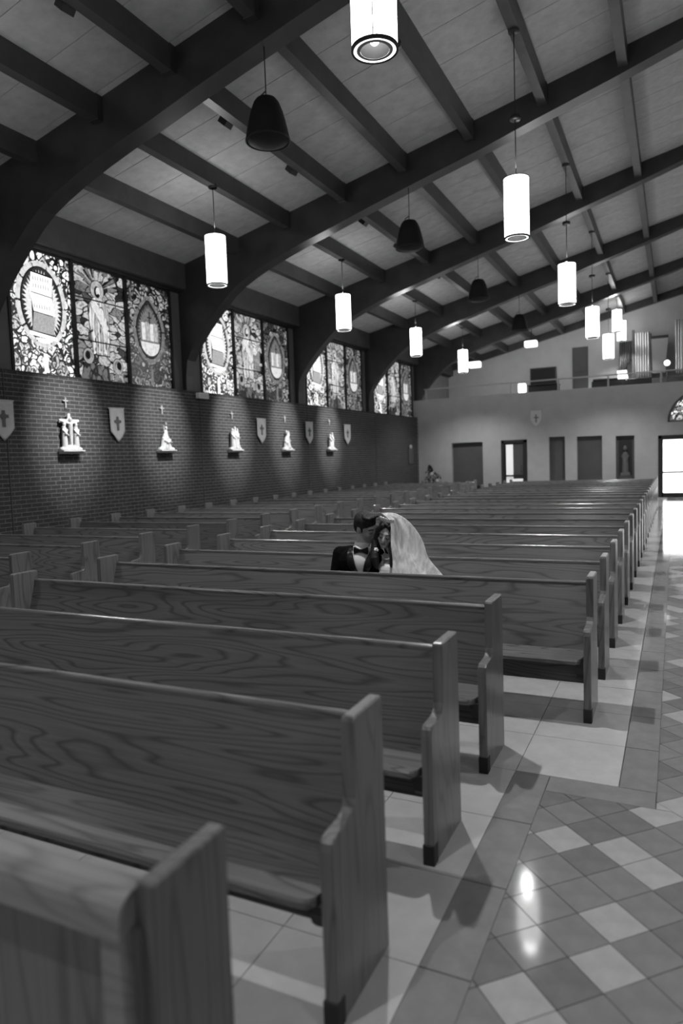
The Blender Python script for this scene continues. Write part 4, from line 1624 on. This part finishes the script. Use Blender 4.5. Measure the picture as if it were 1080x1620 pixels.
# gown: bodice and full skirt
m = MB()
m.ball((BX + .01, BY, .73), (.19, .118, .112))
m.ball((BX - .07, BY - .10, .66), (.13, .09, .085))
m.ball((BX, BY, .60), (.135, .105, .15))
for s in (-1, 1):
    m.ball((BX + s * .062, BY - .085, .75), (.070, .06, .066))
    m.capsule((BX + s * .14, BY - .02, .76), (BX + s * .165, BY + .0, .85), .058, .045 if s > 0 else .03)
remesh(m, 'bodice', 'dress', bride, .008, 2)
m = MB()
vs, fs = [], []
rows = [(.62, .15, .11, 0), (.56, .20, .18, -.05), (.52, .24, .27, -.14), (.46, .26, .32, -.2), (.30, .265, .34, -.22), (.02, .27, .36, -.22)]
ns = 40
for (zz, rx, ry, oy) in rows:
    for k in range(ns):
        a = 2 * PI * k / ns
        rip = 1 + .05 * math.sin(a * 9) * (1 if zz < .5 else .2)
        py = max(BY + oy - ry * rip, BY + oy + ry * math.sin(a) * rip)
        vs.append((BX + .08 + rx * math.cos(a) * rip, min(py, BY + .12), zz))
for i in range(len(rows) - 1):
    for k in range(ns):
        fs.append((i * ns + k, i * ns + (k + 1) % ns, (i + 1) * ns + (k + 1) % ns, (i + 1) * ns + k))
MB().add(vs, fs, True).build('skirt', 'dress', bride)
# long dark hair
m = MB()
m.ball((0, -.028, .055), (.084, .095, .082), 20, 14, bh)
m.ball((0, -.055, .0), (.086, .07, .10), 18, 12, bh)
def lock(pts, rs):
    for i in range(len(pts) - 1):
        m.capsule(pts[i], pts[i + 1], rs[i], rs[i + 1])
hp = lambda x, y, z: bh @ Vector((x, y, z))
# bh yaw ~180: local +x is world -x
lock([hp(.03, .06, .10), hp(.068, .045, .04), hp(.078, .03, -.05), Vector((-2.305, BY - .10, .93)), Vector((-2.30, BY - .13, .86)), Vector((-2.285, BY - .135, .79))], [.022, .026, .030, .036, .038, .026])
lock([hp(-.02, .055, .10), hp(-.054, .045, .045), hp(-.068, .03, -.05), Vector((-2.155, BY - .09, .95)), Vector((-2.135, BY - .115, .88)), Vector((-2.145, BY - .135, .80))], [.018, .022, .028, .036, .036, .020])
lock([hp(.07, -.02, -.02), Vector((-2.32, BY - .05, .95)), Vector((-2.325, BY - .08, .86))], [.04, .045, .04])
lock([hp(-.07, -.02, -.02), Vector((-2.13, BY - .03, .95)), Vector((-2.10, BY - .06, .86))], [.04, .045, .035])
lock([hp(0, -.06, -.05), Vector((-2.2, BY + .03, .9)), Vector((-2.2, BY + .07, .75))], [.06, .07, .06])
remesh(m, 'hair', 'hair', bride, .007, 2)
for s in (-1, 1):
    MB().tube([bh @ Vector((s * .016, .094, .032)), bh @ Vector((s * .034, .091, .040)), bh @ Vector((s * .052, .078, .034))], .0035, 6).build('eyebrow', 'hair', bride)
    MB().tube([bh @ Vector((s * .016, .089, .004)), bh @ Vector((s * .030, .089, -.003)), bh @ Vector((s * .045, .080, .003))], .0035, 6).build('eyelashes', 'hair', bride)
MB().ball((0, .095, -.049), (.020, .008, .007), 10, 6, bh).build('lips', 'lip', bride)
# tiara: jewelled band with rising points
m = MB()
npt = 15
pts = []
for i in range(npt):
    a = R(20 + 140 * i / (npt - 1))
    pts.append(Vector((.060 * math.cos(a) + .016, .070 * math.sin(a) - .020, .136)))
m2 = [bh @ p for p in pts]
m.tube(m2, .005, 6)
up = (bh.to_3x3() @ Vector((0, .2, 1))).normalized()
for i, p in enumerate(m2):
    hgt = .018 + .024 * math.sin(PI * i / (npt - 1)) * (1 if i % 2 else .6)
    m.tube([p, p + up * hgt * .6, p + up * hgt], [.005, .004, .001], 6)
    m.ball(p + up * hgt * .75, .0075, 6, 5)
    m.ball(p + up * .010, .008, 6, 5)
m.build('tiara', 'gem', bride)
m = MB()
m.tube([Vector((-2.255 + .115 * i / 10, BY - .098 - .02 * math.sin(PI * i / 10), .885 - .035 * math.sin(PI * i / 10))) for i in range(11)], .003, 6)
m.build('necklace', 'gem', bride)
# veil: sheer sheet from the crown, round the back and down over the shoulder
levels = [  # z, near edge (x,y), outer side (x,y), back (x,y), far side (x,y)
    (1.238, (-2.255, -.075), (-2.215, -.06), (-2.22, -.02), (-2.265, -.04)),
    (1.230, (-2.215, -.115), (-2.130, -.03), (-2.19, .06), (-2.30, .0)),
    (1.185, (-2.158, -.105), (-2.065, -.01), (-2.17, .10), (-2.325, .05)),
    (1.110, (-2.150, -.105), (-2.000, -.01), (-2.14, .14), (-2.34, .07)),
    (1.020, (-2.150, -.110), (-1.945, -.01), (-2.12, .16), (-2.34, .09)),
    (.940, (-2.138, -.130), (-1.925, -.01), (-2.10, .17), (-2.33, .10)),
    (.868, (-2.115, -.165), (-1.910, -.02), (-2.08, .17), (-2.32, .10)),
    (.790, (-2.105, -.205), (-1.835, -.03), (-2.05, .15), (-2.30, .10)),
    (.700, (-2.110, -.230), (-1.735, -.05), (-2.00, .12), (-2.28, .09)),
    (.560, (-2.090, -.260), (-1.640, -.08), (-1.95, .08), (-2.26, .06)),
    (.420, (-2.060, -.280), (-1.600, -.12), (-1.93, .02), (-2.22, .02)),
]
vs, fs = [], []
nc = 44
for li, (zz, a, b, c, d) in enumerate(levels):
    P = [Vector((p[0], BY + p[1])) for p in (a, b, c, d)]
    for j in range(nc + 1):
        t = j / nc * 3
        i = min(2, int(t))
        u = t - i
        p0, p1, p2, p3 = P[max(0, i - 1)], P[i], P[i + 1], P[min(3, i + 2)]
        q = .5 * ((2 * p1) + (p2 - p0) * u + (2 * p0 - 5 * p1 + 4 * p2 - p3) * u * u + (3 * p1 - p0 - 3 * p2 + p3) * u ** 3)
        amp = .024 * min(1, li / 5)
        w = math.sin(j * .95 + li * .12) * amp * 1.1 + math.sin(j * .43 + 1.3) * amp * .8
        cen = Vector((-2.15, BY))
        dr = (q - cen)
        if dr.length > 1e-4:
            q = q + dr.normalized() * w
        vs.append((q.x, q.y, zz))
for i in range(len(levels) - 1):
    for j in range(nc):
        a = i * (nc + 1) + j
        fs.append((a, a + 1, a + nc + 2, a + nc + 1))
o = MB().add(vs, fs, True).build('veil', 'veil', bride)
sb = o.modifiers.new('s', 'SUBSURF')
sb.levels = sb.render_levels = 1
